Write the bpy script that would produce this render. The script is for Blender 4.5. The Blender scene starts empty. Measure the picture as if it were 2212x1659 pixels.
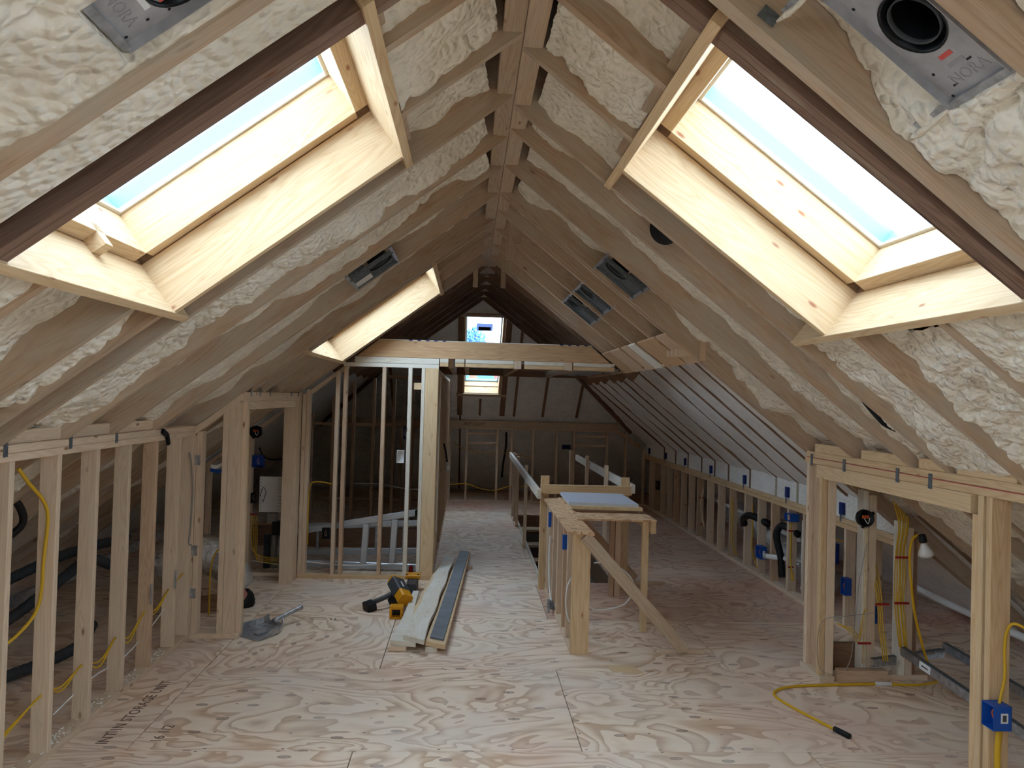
import bpy, bmesh, math, random
import numpy as np
from mathutils import Vector, Matrix

random.seed(11)
np.random.seed(11)
S = bpy.context.scene
COL = S.collection
V = Vector

# ------------------------------------------------------------------ camera
yaw, pit, rol = 0.0561782, 0.0185387, 0.0280968
cam_d = bpy.data.cameras.new('camera')
cam_d.sensor_width = 36.0
cam_d.sensor_fit = 'HORIZONTAL'
cam_d.lens = 1661.0 * 36.0 / 2212.0
cam_d.clip_start = 0.02
cam = bpy.data.objects.new('camera', cam_d)
COL.objects.link(cam)
f_ = V((math.sin(yaw) * math.cos(pit), math.cos(yaw) * math.cos(pit), math.sin(pit)))
r_ = V((math.cos(yaw), -math.sin(yaw), 0))
u_ = r_.cross(f_)
r2 = r_ * math.cos(rol) + u_ * math.sin(rol)
u2 = -r_ * math.sin(rol) + u_ * math.cos(rol)
cam.matrix_world = Matrix(((r2.x, u2.x, -f_.x, 0), (r2.y, u2.y, -f_.y, 0), (r2.z, u2.z, -f_.z, 1.87), (0, 0, 0, 1)))
S.camera = cam

# ------------------------------------------------------------------ sky, exposure
W = bpy.data.worlds.new('overcast_sky')
S.world = W
W.use_nodes = True
wn, wl = W.node_tree.nodes, W.node_tree.links
bg = wn['Background']
bg.inputs['Color'].default_value = (0.67, 0.83, 1.0, 1)
bg.inputs['Strength'].default_value = 8.0
S.view_settings.view_transform = 'Standard'
S.view_settings.look = 'None'
S.view_settings.exposure = 0.5
S.view_settings.gamma = 1.0
S.view_settings.use_curve_mapping = False
S.cycles.max_bounces = 9
S.cycles.diffuse_bounces = 7
S.cycles.glossy_bounces = 3
S.cycles.transmission_bounces = 3
S.cycles.transparent_max_bounces = 6


def portal(name, center, nrm, sx, sy, xdir):
    """light portal: guides sky samples through a glazed opening, gives off no light itself"""
    l = bpy.data.lights.new(name, 'AREA')
    l.shape = 'RECTANGLE'
    l.size, l.size_y = sx, sy
    l.cycles.is_portal = True
    o = bpy.data.objects.new(name, l)
    z = -V(nrm).normalized()
    x = V(xdir).normalized()
    y = z.cross(x)
    o.matrix_world = Matrix(((x.x, y.x, z.x, center[0]), (x.y, y.y, z.y, center[1]), (x.z, y.z, z.z, center[2]), (0, 0, 0, 1)))
    COL.objects.link(o)


# ------------------------------------------------------------------ materials
def lin(c):
    return tuple(((v / 255) / 12.92 if v / 255 <= 0.04045 else ((v / 255 + 0.055) / 1.055) ** 2.4) for v in c) + (1,)


def newmat(name):
    m = bpy.data.materials.new(name)
    m.use_nodes = True
    nt = m.node_tree
    return m, nt, nt.nodes['Principled BSDF']


def N(nt, typ, **kw):
    n = nt.nodes.new(typ)
    for k, v in kw.items():
        if k.startswith('i_'):
            n.inputs[k[2:]].default_value = v
        else:
            setattr(n, k, v)
    return n


def L(nt, a, b):
    nt.links.new(a, b)


def ramp(nt, fac, stops):
    r = N(nt, 'ShaderNodeValToRGB')
    el = r.color_ramp.elements
    while len(el) < len(stops):
        el.new(0.5)
    for e, (p, c) in zip(el, stops):
        e.position = p
        e.color = c if len(c) == 4 else lin(c)
    L(nt, fac, r.inputs['Fac'])
    return r


def mix(nt, fac, a, b, blend='MIX'):
    m = N(nt, 'ShaderNodeMix', data_type='RGBA', blend_type=blend)
    for sock, v in (('Factor', fac), ('A', a), ('B', b)):
        i = [s for s in m.inputs if s.name == sock and (s.type == ('VALUE' if sock == 'Factor' else 'RGBA'))][0]
        if hasattr(v, 'links') or hasattr(v, 'is_linked'):
            L(nt, v, i)
        else:
            i.default_value = v
    return [s for s in m.outputs if s.type == 'RGBA'][0]


def flat(name, c, rough=0.6, metal=0.0, noise=0.0, nscale=20, spec=0.3):
    m, nt, b = newmat(name)
    b.inputs['Base Color'].default_value = lin(c)
    b.inputs['Roughness'].default_value = rough
    b.inputs['Metallic'].default_value = metal
    b.inputs['Specular IOR Level'].default_value = spec
    if noise:
        tc = N(nt, 'ShaderNodeTexCoord')
        n = N(nt, 'ShaderNodeTexNoise', i_Scale=nscale, i_Detail=4.0)
        L(nt, tc.outputs['Object'], n.inputs['Vector'])
        d = tuple(max(0, v * (1 - noise)) for v in c)
        e = tuple(min(255, v * (1 + noise * .5)) for v in c)
        r = ramp(nt, n.outputs['Fac'], [(0.3, d), (0.7, e)])
        L(nt, r.outputs['Color'], b.inputs['Base Color'])
        bp = N(nt, 'ShaderNodeBump', i_Strength=0.15, i_Distance=0.004)
        L(nt, n.outputs['Fac'], bp.inputs['Height'])
        L(nt, bp.outputs['Normal'], b.inputs['Normal'])
    return m


def wood(name, light, dark, knot=(120, 78, 48), dust=0.0, dustc=(176, 166, 146), var=0.12, ring=1.0, rough=0.7):
    """sawn lumber: grain along the local X axis of each board, knots, optional overspray"""
    m, nt, b = newmat(name)
    tc = N(nt, 'ShaderNodeTexCoord')
    oi = N(nt, 'ShaderNodeObjectInfo')
    mul = N(nt, 'ShaderNodeMath', operation='MULTIPLY')
    mul.inputs[1].default_value = 37.0
    L(nt, oi.outputs['Random'], mul.inputs[0])
    add = N(nt, 'ShaderNodeVectorMath', operation='ADD')
    L(nt, tc.outputs['Object'], add.inputs[0])
    L(nt, mul.outputs[0], add.inputs[1])
    # rings
    mp = N(nt, 'ShaderNodeMapping')
    mp.inputs['Scale'].default_value = (0.5, 6.5, 6.5)
    L(nt, add.outputs[0], mp.inputs['Vector'])
    n1 = N(nt, 'ShaderNodeTexNoise', i_Scale=1.6, i_Detail=2.0, i_Roughness=0.4, i_Distortion=0.4)
    L(nt, mp.outputs[0], n1.inputs['Vector'])
    m2 = N(nt, 'ShaderNodeMath', operation='MULTIPLY')
    m2.inputs[1].default_value = 17.0
    L(nt, n1.outputs['Fac'], m2.inputs[0])
    fr = N(nt, 'ShaderNodeMath', operation='PINGPONG')
    fr.inputs[1].default_value = 0.5
    L(nt, m2.outputs[0], fr.inputs[0])
    # fibres
    mp2 = N(nt, 'ShaderNodeMapping')
    mp2.inputs['Scale'].default_value = (3.0, 90, 90)
    L(nt, add.outputs[0], mp2.inputs['Vector'])
    n2 = N(nt, 'ShaderNodeTexNoise', i_Scale=1.0, i_Detail=3.0)
    L(nt, mp2.outputs[0], n2.inputs['Vector'])
    r1 = ramp(nt, fr.outputs[0], [(0.0, dark), (0.16 * ring, tuple((a + c) / 2 for a, c in zip(light, dark))), (0.5, light)])
    mid = tuple((a * .55 + c * .45) for a, c in zip(light, dark))
    r2_ = ramp(nt, n2.outputs['Fac'], [(0.3, mid), (0.7, light)])
    col = mix(nt, 0.5, r1.outputs['Color'], r2_.outputs['Color'])
    # knots
    mp3 = N(nt, 'ShaderNodeMapping')
    mp3.inputs['Scale'].default_value = (3.4, 10.0, 10.0)
    L(nt, add.outputs[0], mp3.inputs['Vector'])
    vo = N(nt, 'ShaderNodeTexVoronoi', i_Scale=1.0, i_Randomness=1.0)
    L(nt, mp3.outputs[0], vo.inputs['Vector'])
    rk = ramp(nt, vo.outputs['Distance'], [(0.04, (.9, .9, .9, 1)), (0.08, (0.4, 0.4, 0.4, 1)), (0.11, (0, 0, 0, 1))])
    col = mix(nt, rk.outputs['Color'], col, lin(knot))
    # board to board variation
    hv = N(nt, 'ShaderNodeHueSaturation')
    rng = N(nt, 'ShaderNodeMapRange')
    rng.inputs['To Min'].default_value = 1 - var
    rng.inputs['To Max'].default_value = 1 + var * .6
    L(nt, oi.outputs['Random'], rng.inputs['Value'])
    L(nt, rng.outputs[0], hv.inputs['Value'])
    L(nt, col, hv.inputs['Color'])
    col = hv.outputs['Color']
    if dust:
        n3 = N(nt, 'ShaderNodeTexNoise', i_Scale=2.6, i_Detail=5.0, i_Roughness=0.65)
        mp4 = N(nt, 'ShaderNodeMapping')
        mp4.inputs['Scale'].default_value = (0.6, 2.2, 2.2)
        L(nt, add.outputs[0], mp4.inputs['Vector'])
        L(nt, mp4.outputs[0], n3.inputs['Vector'])
        rd = ramp(nt, n3.outputs['Fac'], [(max(0, 0.62 - dust * .4), (0, 0, 0, 1)), (min(1, 0.86 - dust * .3), (1, 1, 1, 1))])
        col = mix(nt, rd.outputs['Color'], col, lin(dustc))
    L(nt, col, b.inputs['Base Color'])
    b.inputs['Roughness'].default_value = rough
    b.inputs['Specular IOR Level'].default_value = 0.25
    bp = N(nt, 'ShaderNodeBump', i_Strength=0.12, i_Distance=0.002)
    L(nt, n2.outputs['Fac'], bp.inputs['Height'])
    L(nt, bp.outputs['Normal'], b.inputs['Normal'])
    return m


def foam_mat(name, c1, c2, fine=1.0):
    m, nt, b = newmat(name)
    tc = N(nt, 'ShaderNodeTexCoord')
    n = N(nt, 'ShaderNodeTexNoise', i_Scale=5.0, i_Detail=5.0, i_Roughness=0.6)
    L(nt, tc.outputs['Object'], n.inputs['Vector'])
    r = ramp(nt, n.outputs['Fac'], [(0.3, c2), (0.62, c1)])
    L(nt, r.outputs['Color'], b.inputs['Base Color'])
    b.inputs['Roughness'].default_value = 0.75
    b.inputs['Specular IOR Level'].default_value = 0.3
    vo = N(nt, 'ShaderNodeTexVoronoi', feature='SMOOTH_F1', i_Scale=34.0, i_Smoothness=0.6)
    dn = N(nt, 'ShaderNodeTexNoise', i_Scale=9.0, i_Detail=3.0)
    L(nt, tc.outputs['Object'], dn.inputs['Vector'])
    dv = N(nt, 'ShaderNodeVectorMath', operation='MULTIPLY_ADD')
    dv.inputs[1].default_value = (0.06, 0.06, 0.06)
    L(nt, dn.outputs['Color'], dv.inputs[0])
    L(nt, tc.outputs['Object'], dv.inputs[2])
    L(nt, dv.outputs[0], vo.inputs['Vector'])
    n2 = N(nt, 'ShaderNodeTexNoise', i_Scale=60.0, i_Detail=3.0)
    L(nt, tc.outputs['Object'], n2.inputs['Vector'])
    b1 = N(nt, 'ShaderNodeBump', i_Strength=0.75 * fine, i_Distance=0.03, invert=True)
    L(nt, vo.outputs['Distance'], b1.inputs['Height'])
    b2 = N(nt, 'ShaderNodeBump', i_Strength=0.25 * fine, i_Distance=0.006)
    L(nt, n2.outputs['Fac'], b2.inputs['Height'])
    L(nt, b1.outputs['Normal'], b2.inputs['Normal'])
    L(nt, b2.outputs['Normal'], b.inputs['Normal'])
    return m


def ply_mat(name, light, mid, dark, dusty=0.35, pink=0.0):
    """rotary-cut softwood plywood: wavy cathedral bands along local X, plugs and nail heads"""
    m, nt, b = newmat(name)
    tc = N(nt, 'ShaderNodeTexCoord')
    oi = N(nt, 'ShaderNodeObjectInfo')
    mul = N(nt, 'ShaderNodeMath', operation='MULTIPLY')
    mul.inputs[1].default_value = 53.0
    L(nt, oi.outputs['Random'], mul.inputs[0])
    add = N(nt, 'ShaderNodeVectorMath', operation='ADD')
    L(nt, tc.outputs['Object'], add.inputs[0])
    L(nt, mul.outputs[0], add.inputs[1])
    mp = N(nt, 'ShaderNodeMapping')
    mp.inputs['Scale'].default_value = (0.8, 1.25, 1.0)
    L(nt, add.outputs[0], mp.inputs['Vector'])
    n1 = N(nt, 'ShaderNodeTexNoise', i_Scale=1.3, i_Detail=3.0, i_Roughness=0.45, i_Distortion=1.0)
    L(nt, mp.outputs[0], n1.inputs['Vector'])
    m2 = N(nt, 'ShaderNodeMath', operation='MULTIPLY')
    m2.inputs[1].default_value = 12.5
    L(nt, n1.outputs['Fac'], m2.inputs[0])
    fr = N(nt, 'ShaderNodeMath', operation='FRACT')
    L(nt, m2.outputs[0], fr.inputs[0])
    r1 = ramp(nt, fr.outputs[0], [(0.0, light), (0.35, light), (0.62, mid), (0.86, dark), (0.95, dark), (1.0, light)])
    mp2 = N(nt, 'ShaderNodeMapping')
    mp2.inputs['Scale'].default_value = (4, 60, 10)
    L(nt, add.outputs[0], mp2.inputs['Vector'])
    n2 = N(nt, 'ShaderNodeTexNoise', i_Scale=1.0, i_Detail=3.0)
    L(nt, mp2.outputs[0], n2.inputs['Vector'])
    r2_ = ramp(nt, n2.outputs['Fac'], [(0.3, mid), (0.65, light)])
    col = mix(nt, 0.3, r1.outputs['Color'], r2_.outputs['Color'])
    # football plugs
    mp3 = N(nt, 'ShaderNodeMapping')
    mp3.inputs['Scale'].default_value = (2.6, 5.2, 1.0)
    L(nt, add.outputs[0], mp3.inputs['Vector'])
    vo = N(nt, 'ShaderNodeTexVoronoi', i_Scale=1.0, i_Randomness=0.9, voronoi_dimensions='2D')
    L(nt, mp3.outputs[0], vo.inputs['Vector'])
    rk = ramp(nt, vo.outputs['Distance'], [(0.0, (.75, .75, .75, 1)), (0.03, (.5, .5, .5, 1)), (0.085, (0.75, 0.75, 0.75, 1)), (0.10, (0, 0, 0, 1))])
    gate = N(nt, 'ShaderNodeMath', operation='GREATER_THAN')
    gate.inputs[1].default_value = 0.45
    L(nt, vo.outputs['Color'], gate.inputs[0])
    gm = N(nt, 'ShaderNodeMath', operation='MULTIPLY')
    L(nt, gate.outputs[0], gm.inputs[0])
    L(nt, rk.outputs['Color'], gm.inputs[1])
    col = mix(nt, gm.outputs[0], col, lin((112, 82, 66)))
    # nail heads
    mpn = N(nt, 'ShaderNodeMapping')
    mpn.inputs['Scale'].default_value = (2.46, 5.0, 1.0)
    L(nt, tc.outputs['Object'], mpn.inputs['Vector'])
    vn = N(nt, 'ShaderNodeTexVoronoi', i_Scale=1.0, i_Randomness=0.08, voronoi_dimensions='2D')
    L(nt, mpn.outputs[0], vn.inputs['Vector'])
    rn = ramp(nt, vn.outputs['Distance'], [(0.016, (1, 1, 1, 1)), (0.028, (0, 0, 0, 1))])
    col = mix(nt, rn.outputs['Color'], col, lin((70, 55, 48)))
    # scuffed plaster-like dust
    n3 = N(nt, 'ShaderNodeTexNoise', i_Scale=1.1, i_Detail=6.0, i_Roughness=0.62)
    geo = N(nt, 'ShaderNodeNewGeometry')
    L(nt, geo.outputs['Position'], n3.inputs['Vector'])
    rd = ramp(nt, n3.outputs['Fac'], [(0.42, (0, 0, 0, 1)), (0.72, (dusty, dusty, dusty, 1))])
    col = mix(nt, rd.outputs['Color'], col, lin((222, 212, 202)))
    if pink:
        n4 = N(nt, 'ShaderNodeTexNoise', i_Scale=0.7, i_Detail=3.0)
        L(nt, geo.outputs['Position'], n4.inputs['Vector'])
        r4 = ramp(nt, n4.outputs['Fac'], [(0.5, (0, 0, 0, 1)), (0.68, (pink, pink, pink, 1))])
        col = mix(nt, r4.outputs['Color'], col, lin((206, 152, 136)))
    L(nt, col, b.inputs['Base Color'])
    b.inputs['Roughness'].default_value = 0.62
    b.inputs['Specular IOR Level'].default_value = 0.3
    return m


M = {}
M['rafter'] = wood('rafter_lumber', (192, 166, 140), (158, 128, 102), dust=0.55, dustc=(182, 172, 156), var=0.12)
M['rafter_clean'] = wood('rafter_lumber_clean', (196, 174, 150), (166, 138, 112), dust=0.3, dustc=(186, 176, 160), var=0.12)
M['rafter_dark'] = wood('rafter_lumber_shaded', (140, 112, 90), (108, 80, 62), dust=0.1, var=0.1)  # darker copy of the rafter lumber, unlit look put into its colour
M['trimmer'] = wood('trimmer_lumber', (144, 116, 100), (110, 84, 72), dust=0.15, var=0.08, ring=1.4)
M['stud'] = wood('stud_lumber', (222, 202, 178), (198, 170, 142), dust=0.25, dustc=(206, 190, 168), var=0.12)
M['stud_brown'] = wood('stud_lumber_brown', (206, 178, 150), (174, 142, 114), dust=0.1, var=0.1)
M['pale'] = wood('pale_whitewood', (222, 198, 162), (196, 160, 118), knot=(160, 100, 72), var=0.05)
M['pale2'] = wood('pale_whitewood_frame', (218, 192, 154), (188, 150, 108), knot=(156, 96, 68), var=0.05)
M['primed'] = wood('whitewashed_lumber', (226, 220, 206), (198, 184, 164), knot=(170, 140, 116), dust=0.4, dustc=(226, 224, 216), var=0.04)
M['lvl'] = wood('laminated_beam', (202, 168, 130), (166, 128, 92), knot=(84, 56, 38), var=0.05)
M['rust'] = wood('weathered_board', (142, 112, 90), (106, 80, 64), var=0.1)
M['foam'] = foam_mat('spray_foam', (238, 232, 219), (218, 209, 192))
M['foam_white'] = foam_mat('spray_foam_white', (238, 237, 234), (226, 224, 220), fine=0.7)
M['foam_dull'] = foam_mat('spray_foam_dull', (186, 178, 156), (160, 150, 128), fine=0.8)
M['ply'] = ply_mat('floor_plywood', (238, 218, 196), (220, 192, 164), (186, 148, 116), dusty=0.7, pink=0.3)
M['ply_far'] = ply_mat('floor_plywood_rosy', (216, 186, 162), (198, 162, 138), (166, 122, 98), dusty=0.5, pink=0.6)
M['ply_top'] = ply_mat('sanded_plywood', (222, 188, 150), (206, 168, 130), (170, 126, 90), dusty=0.1)
M['osb'] = flat('roof_sheathing', (150, 116, 84), 0.8, noise=0.2)
M['drywall'] = flat('drywall_grey', (150, 146, 140), 0.9)
M['galv'] = flat('galvanized_steel', (176, 179, 184), 0.4, 0.75, noise=0.18, nscale=30)
M['galv_dull'] = flat('galvanized_plate', (176, 176, 180), 0.55, 0.35, noise=0.12, nscale=12)
M['strap'] = flat('tie_steel', (112, 120, 126), 0.5, 0.6, noise=0.2, nscale=60)
M['alu'] = flat('aluminium', (190, 196, 204), 0.32, 0.65)
M['sky_tinted'] = flat('skylight_frame_sky_tint', (132, 168, 200), 0.4)  # blue tint of the sky on a pale frame, put into its base colour
M['vinyl'] = flat('skylight_liner', (214, 206, 190), 0.5)
M['black'] = flat('black_plastic', (18, 19, 22), 0.5)
M['black_can'] = flat('black_metal_can', (10, 14, 18), 0.4)
M['hose'] = flat('black_hose', (52, 58, 64), 0.55, noise=0.3, nscale=60)
M['blue'] = flat('blue_box_plastic', (24, 78, 168), 0.45)
M['blue_tape'] = flat('blue_masking_tape', (28, 84, 176), 0.7)
M['blue_dark'] = flat('blue_painted_strap', (22, 44, 110), 0.5)
M['yellow'] = flat('yellow_cable_jacket', (206, 164, 40), 0.5)
M['yellow_cord'] = flat('yellow_cord_jacket', (214, 170, 30), 0.5)
M['white'] = flat('white_plastic', (226, 226, 224), 0.4)
M['white_board'] = flat('white_laminate', (206, 214, 232), 0.35)
M['cream'] = flat('cream_particleboard', (226, 206, 168), 0.6, noise=0.08)
M['red'] = flat('red_staple_clip', (150, 26, 26), 0.5)
M['orange'] = flat('orange_connector', (216, 92, 40), 0.5)
M['tool_yellow'] = flat('tool_yellow_plastic', (212, 146, 22), 0.45)
M['tool_grey'] = flat('tool_grey_plastic', (66, 68, 72), 0.5)
M['rubber'] = flat('grey_rubber_facing', (104, 108, 116), 0.6, noise=0.12, nscale=8)
M['char'] = flat('charred_black', (26, 26, 28), 0.95)
M['pink'] = flat('pink_fibre', (190, 120, 118), 0.95)
M['pencil'] = flat('pencil_mark', (112, 92, 78), 0.9)
M['redline'] = flat('red_chalk_line', (176, 92, 84), 0.9)
M['emboss'] = flat('embossed_steel', (152, 152, 156), 0.6)
M['paper'] = flat('paper_label', (226, 228, 230), 0.7)
M['paper_red'] = flat('red_label_print', (200, 88, 84), 0.7)
M['leaf'] = flat('leaf_green', (110, 160, 96), 0.8, noise=0.3, nscale=3)
M['wrap'] = flat('blue_house_wrap', (84, 130, 186), 0.6)
M['wrap_pale'] = flat('pale_batten', (190, 214, 236), 0.6)
M['redpost'] = flat('red_painted_steel', (214, 70, 60), 0.5)
M['grass'] = flat('lawn_green', (96, 130, 74), 0.9, noise=0.2)
M['barrier'] = flat('crumb_foam', (240, 238, 228), 0.8)


def foil_mat():
    m, nt, b = newmat('foil_duct_jacket')
    b.inputs['Base Color'].default_value = lin((196, 196, 198))
    b.inputs['Metallic'].default_value = 0.9
    b.inputs['Roughness'].default_value = 0.28
    tc = N(nt, 'ShaderNodeTexCoord')
    n = N(nt, 'ShaderNodeTexNoise', i_Scale=16.0, i_Detail=4.0, i_Distortion=1.2)
    L(nt, tc.outputs['Object'], n.inputs['Vector'])
    bp = N(nt, 'ShaderNodeBump', i_Strength=0.9, i_Distance=0.03)
    L(nt, n.outputs['Fac'], bp.inputs['Height'])
    L(nt, bp.outputs['Normal'], b.inputs['Normal'])
    return m


def glass_mat():
    m = bpy.data.materials.new('window_glass')
    m.use_nodes = True
    nt = m.node_tree
    nt.nodes.remove(nt.nodes['Principled BSDF'])
    out = nt.nodes['Material Output']
    t = N(nt, 'ShaderNodeBsdfTransparent')
    t.inputs['Color'].default_value = (0.95, 0.97, 0.98, 1)
    g = N(nt, 'ShaderNodeBsdfGlossy', i_Roughness=0.02)
    lw_ = N(nt, 'ShaderNodeLayerWeight', i_Blend=0.5)
    pw = N(nt, 'ShaderNodeMath', operation='POWER')
    pw.inputs[1].default_value = 5.0
    L(nt, lw_.outputs['Facing'], pw.inputs[0])
    fz = N(nt, 'ShaderNodeMath', operation='MULTIPLY_ADD')
    fz.inputs[1].default_value = 0.4
    fz.inputs[2].default_value = 0.03
    L(nt, pw.outputs[0], fz.inputs[0])
    mx = N(nt, 'ShaderNodeMixShader')
    L(nt, fz.outputs[0], mx.inputs[0])
    L(nt, t.outputs[0], mx.inputs[1])
    L(nt, g.outputs[0], mx.inputs[2])
    L(nt, mx.outputs[0], out.inputs['Surface'])
    return m


def sheer(name, c):
    m = bpy.data.materials.new(name)
    m.use_nodes = True
    nt = m.node_tree
    nt.nodes.remove(nt.nodes['Principled BSDF'])
    a = N(nt, 'ShaderNodeBsdfTranslucent')
    a.inputs['Color'].default_value = lin(c)
    L(nt, a.outputs[0], nt.nodes['Material Output'].inputs['Surface'])
    return m


M['sticker'] = sheer('pane_sticker_film', (120, 128, 150))
M['sticker_band'] = sheer('pane_sticker_band', (84, 74, 72))
M['sticker_print'] = sheer('pane_sticker_print', (150, 150, 156))
M['foil'] = foil_mat()
M['glass'] = glass_mat()

# ------------------------------------------------------------------ object helpers
WM = {}          # world matrix of every object made here


def put(o, mw, parent=None):
    COL.objects.link(o)
    if parent is not None:
        o.parent = parent
        o.matrix_parent_inverse = WM[parent.name].inverted()
    o.matrix_basis = mw
    WM[o.name] = mw.copy()
    return o


def tag(o, label=None, cat=None, group=None, kind=None):
    if label:
        o['label'] = label
    if cat:
        o['category'] = cat
    if group:
        o['group'] = group
    if kind:
        o['kind'] = kind
    return o


def emp(name, loc=(0, 0, 0), label=None, cat=None, group=None, kind=None):
    o = bpy.data.objects.new(name, None)
    o.empty_display_size = 0.1
    put(o, Matrix.Translation(V(loc)))
    return tag(o, label, cat, group, kind)


_bcache = {}


def box_mesh(l, w, d, m, bev):
    """board along X: l long, w in Y, d in Z, its four long arrises eased"""
    key = (round(l, 4), round(w, 4), round(d, 4), m.name, bev)
    if key in _bcache:
        return _bcache[key]
    b = min(bev, w * .25, d * .25)
    w2, d2 = w / 2, d / 2
    if b > 0:
        ring = [(w2 - b, -d2), (w2, -d2 + b), (w2, d2 - b), (w2 - b, d2), (-w2 + b, d2), (-w2, d2 - b), (-w2, -d2 + b), (-w2 + b, -d2)]
    else:
        ring = [(w2, -d2), (w2, d2), (-w2, d2), (-w2, -d2)]
    n = len(ring)
    vs = [(-l / 2, y, z) for y, z in ring] + [(l / 2, y, z) for y, z in ring]
    fs = [(i, (i + 1) % n, n + (i + 1) % n, n + i) for i in range(n)]
    fs += [tuple(range(n - 1, -1, -1)), tuple(range(n, 2 * n))]
    me = bpy.data.meshes.new('board')
    me.from_pydata(vs, [], fs)
    bm = bmesh.new()
    bm.from_mesh(me)
    bmesh.ops.recalc_face_normals(bm, faces=bm.faces)
    bm.to_mesh(me)
    bm.free()
    me.materials.append(m)
    _bcache[key] = me
    return me


def frame(x, z, loc):
    x = V(x).normalized()
    z = V(z)
    z = (z - x * z.dot(x)).normalized()
    y = z.cross(x)
    return Matrix(((x.x, y.x, z.x, loc[0]), (x.y, y.y, z.y, loc[1]), (x.z, y.z, z.z, loc[2]), (0, 0, 0, 1)))


def board(name, a, b, w, d, up, m, parent=None, bev=0.003):
    """board whose centre line runs a -> b; d is its size along `up`, w across"""
    a, b = V(a), V(b)
    me = box_mesh((b - a).length, w, d, m, bev)
    o = bpy.data.objects.new(name, me)
    return put(o, frame(b - a, up, (a + b) / 2), parent)


def bar(name, x0, x1, y0, y1, z0, z1, m, parent=None, bev=0.003):
    dx, dy, dz = x1 - x0, y1 - y0, z1 - z0
    c = V(((x0 + x1) / 2, (y0 + y1) / 2, (z0 + z1) / 2))
    if dx >= dy and dx >= dz:
        a, w, d, up, l = V((1, 0, 0)), dy, dz, V((0, 0, 1)), dx
    elif dy >= dz:
        a, w, d, up, l = V((0, 1, 0)), dx, dz, V((0, 0, 1)), dy
    else:
        a, w, d, up, l = V((0, 0, 1)), dy, dx, V((1, 0, 0)), dz
    o = bpy.data.objects.new(name, box_mesh(l, w, d, m, bev))
    return put(o, frame(a, up, c), parent)


def meshobj(name, vs, fs, m, parent=None, mw=None, smooth=False, fix=True):
    me = bpy.data.meshes.new(name)
    me.from_pydata([tuple(v) for v in vs], [], fs)
    if fix:
        bm = bmesh.new()
        bm.from_mesh(me)
        bmesh.ops.recalc_face_normals(bm, faces=bm.faces)
        bm.to_mesh(me)
        bm.free()
    me.materials.append(m)
    if smooth:
        me.polygons.foreach_set('use_smooth', [True] * len(me.polygons))
    o = bpy.data.objects.new(name, me)
    return put(o, mw or Matrix.Identity(4), parent)


def slab(name, poly, ext, m, parent=None):
    """polygon (3-D points) pushed along ext; local frame at its first edge"""
    poly = [V(p) for p in poly]
    c = sum(poly, V()) / len(poly)
    n = V(ext)
    mw = frame(poly[1] - poly[0], n, c)
    inv = mw.inverted()
    k = len(poly)
    vs = [inv @ p for p in poly] + [inv @ (p + n) for p in poly]
    fs = [tuple(range(k - 1, -1, -1)), tuple(range(k, 2 * k))] + [(i, (i + 1) % k, k + (i + 1) % k, k + i) for i in range(k)]
    return meshobj(name, vs, fs, m, parent, mw)


def spline(pts, sub=6):
    P = [V(p) for p in pts]
    if len(P) < 3 or sub < 2:
        return P
    out = []
    Q = [P[0] * 2 - P[1]] + P + [P[-1] * 2 - P[-2]]
    for i in range(1, len(Q) - 2):
        p0, p1, p2, p3 = Q[i - 1:i + 3]
        for j in range(sub):
            t = j / sub
            out.append(0.5 * ((2 * p1) + (p2 - p0) * t + (2 * p0 - 5 * p1 + 4 * p2 - p3) * t * t + (3 * p1 - p0 - 3 * p2 + p3) * t ** 3))
    out.append(P[-1])
    return out


def tube(name, pts, r, m, parent=None, sub=6, seg=7, radii=None, ridge=0.0):
    P = spline(pts, sub)
    c = P[0].copy()
    vs, fs = [], []
    T0 = (P[1] - P[0]).normalized()
    nrm = T0.orthogonal().normalized()
    for i, p in enumerate(P):
        T = (P[min(i + 1, len(P) - 1)] - P[max(i - 1, 0)]).normalized()
        nrm = (nrm - T * nrm.dot(T)).normalized()
        bn = T.cross(nrm)
        rr = r if radii is None else np.interp(i / (len(P) - 1), np.linspace(0, 1, len(radii)), radii)
        if ridge:
            rr *= 1 + ridge * (i % 2)
        for k in range(seg):
            a = 2 * math.pi * k / seg
            vs.append(p - c + (nrm * math.cos(a) + bn * math.sin(a)) * rr)
    for i in range(len(P) - 1):
        for k in range(seg):
            fs.append((i * seg + k, i * seg + (k + 1) % seg, (i + 1) * seg + (k + 1) % seg, (i + 1) * seg + k))
    fs.append(tuple(range(seg - 1, -1, -1)))
    fs.append(tuple(range((len(P) - 1) * seg, len(P) * seg)))
    return meshobj(name, vs, fs, m, parent, Matrix.Translation(c), smooth=True)


def lathe(name, prof, m, parent, mw, seg=24, smooth=True, cap=True):
    """prof: (radius, z) pairs round the local Z axis"""
    vs, fs = [], []
    for r, z in prof:
        for k in range(seg):
            a = 2 * math.pi * k / seg
            vs.append((r * math.cos(a), r * math.sin(a), z))
    for i in range(len(prof) - 1):
        for k in range(seg):
            fs.append((i * seg + k, i * seg + (k + 1) % seg, (i + 1) * seg + (k + 1) % seg, (i + 1) * seg + k))
    if cap:
        fs.append(tuple(range(seg - 1, -1, -1)))
        fs.append(tuple(range((len(prof) - 1) * seg, len(prof) * seg)))
    return meshobj(name, vs, fs, m, parent, mw, smooth=smooth)


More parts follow.
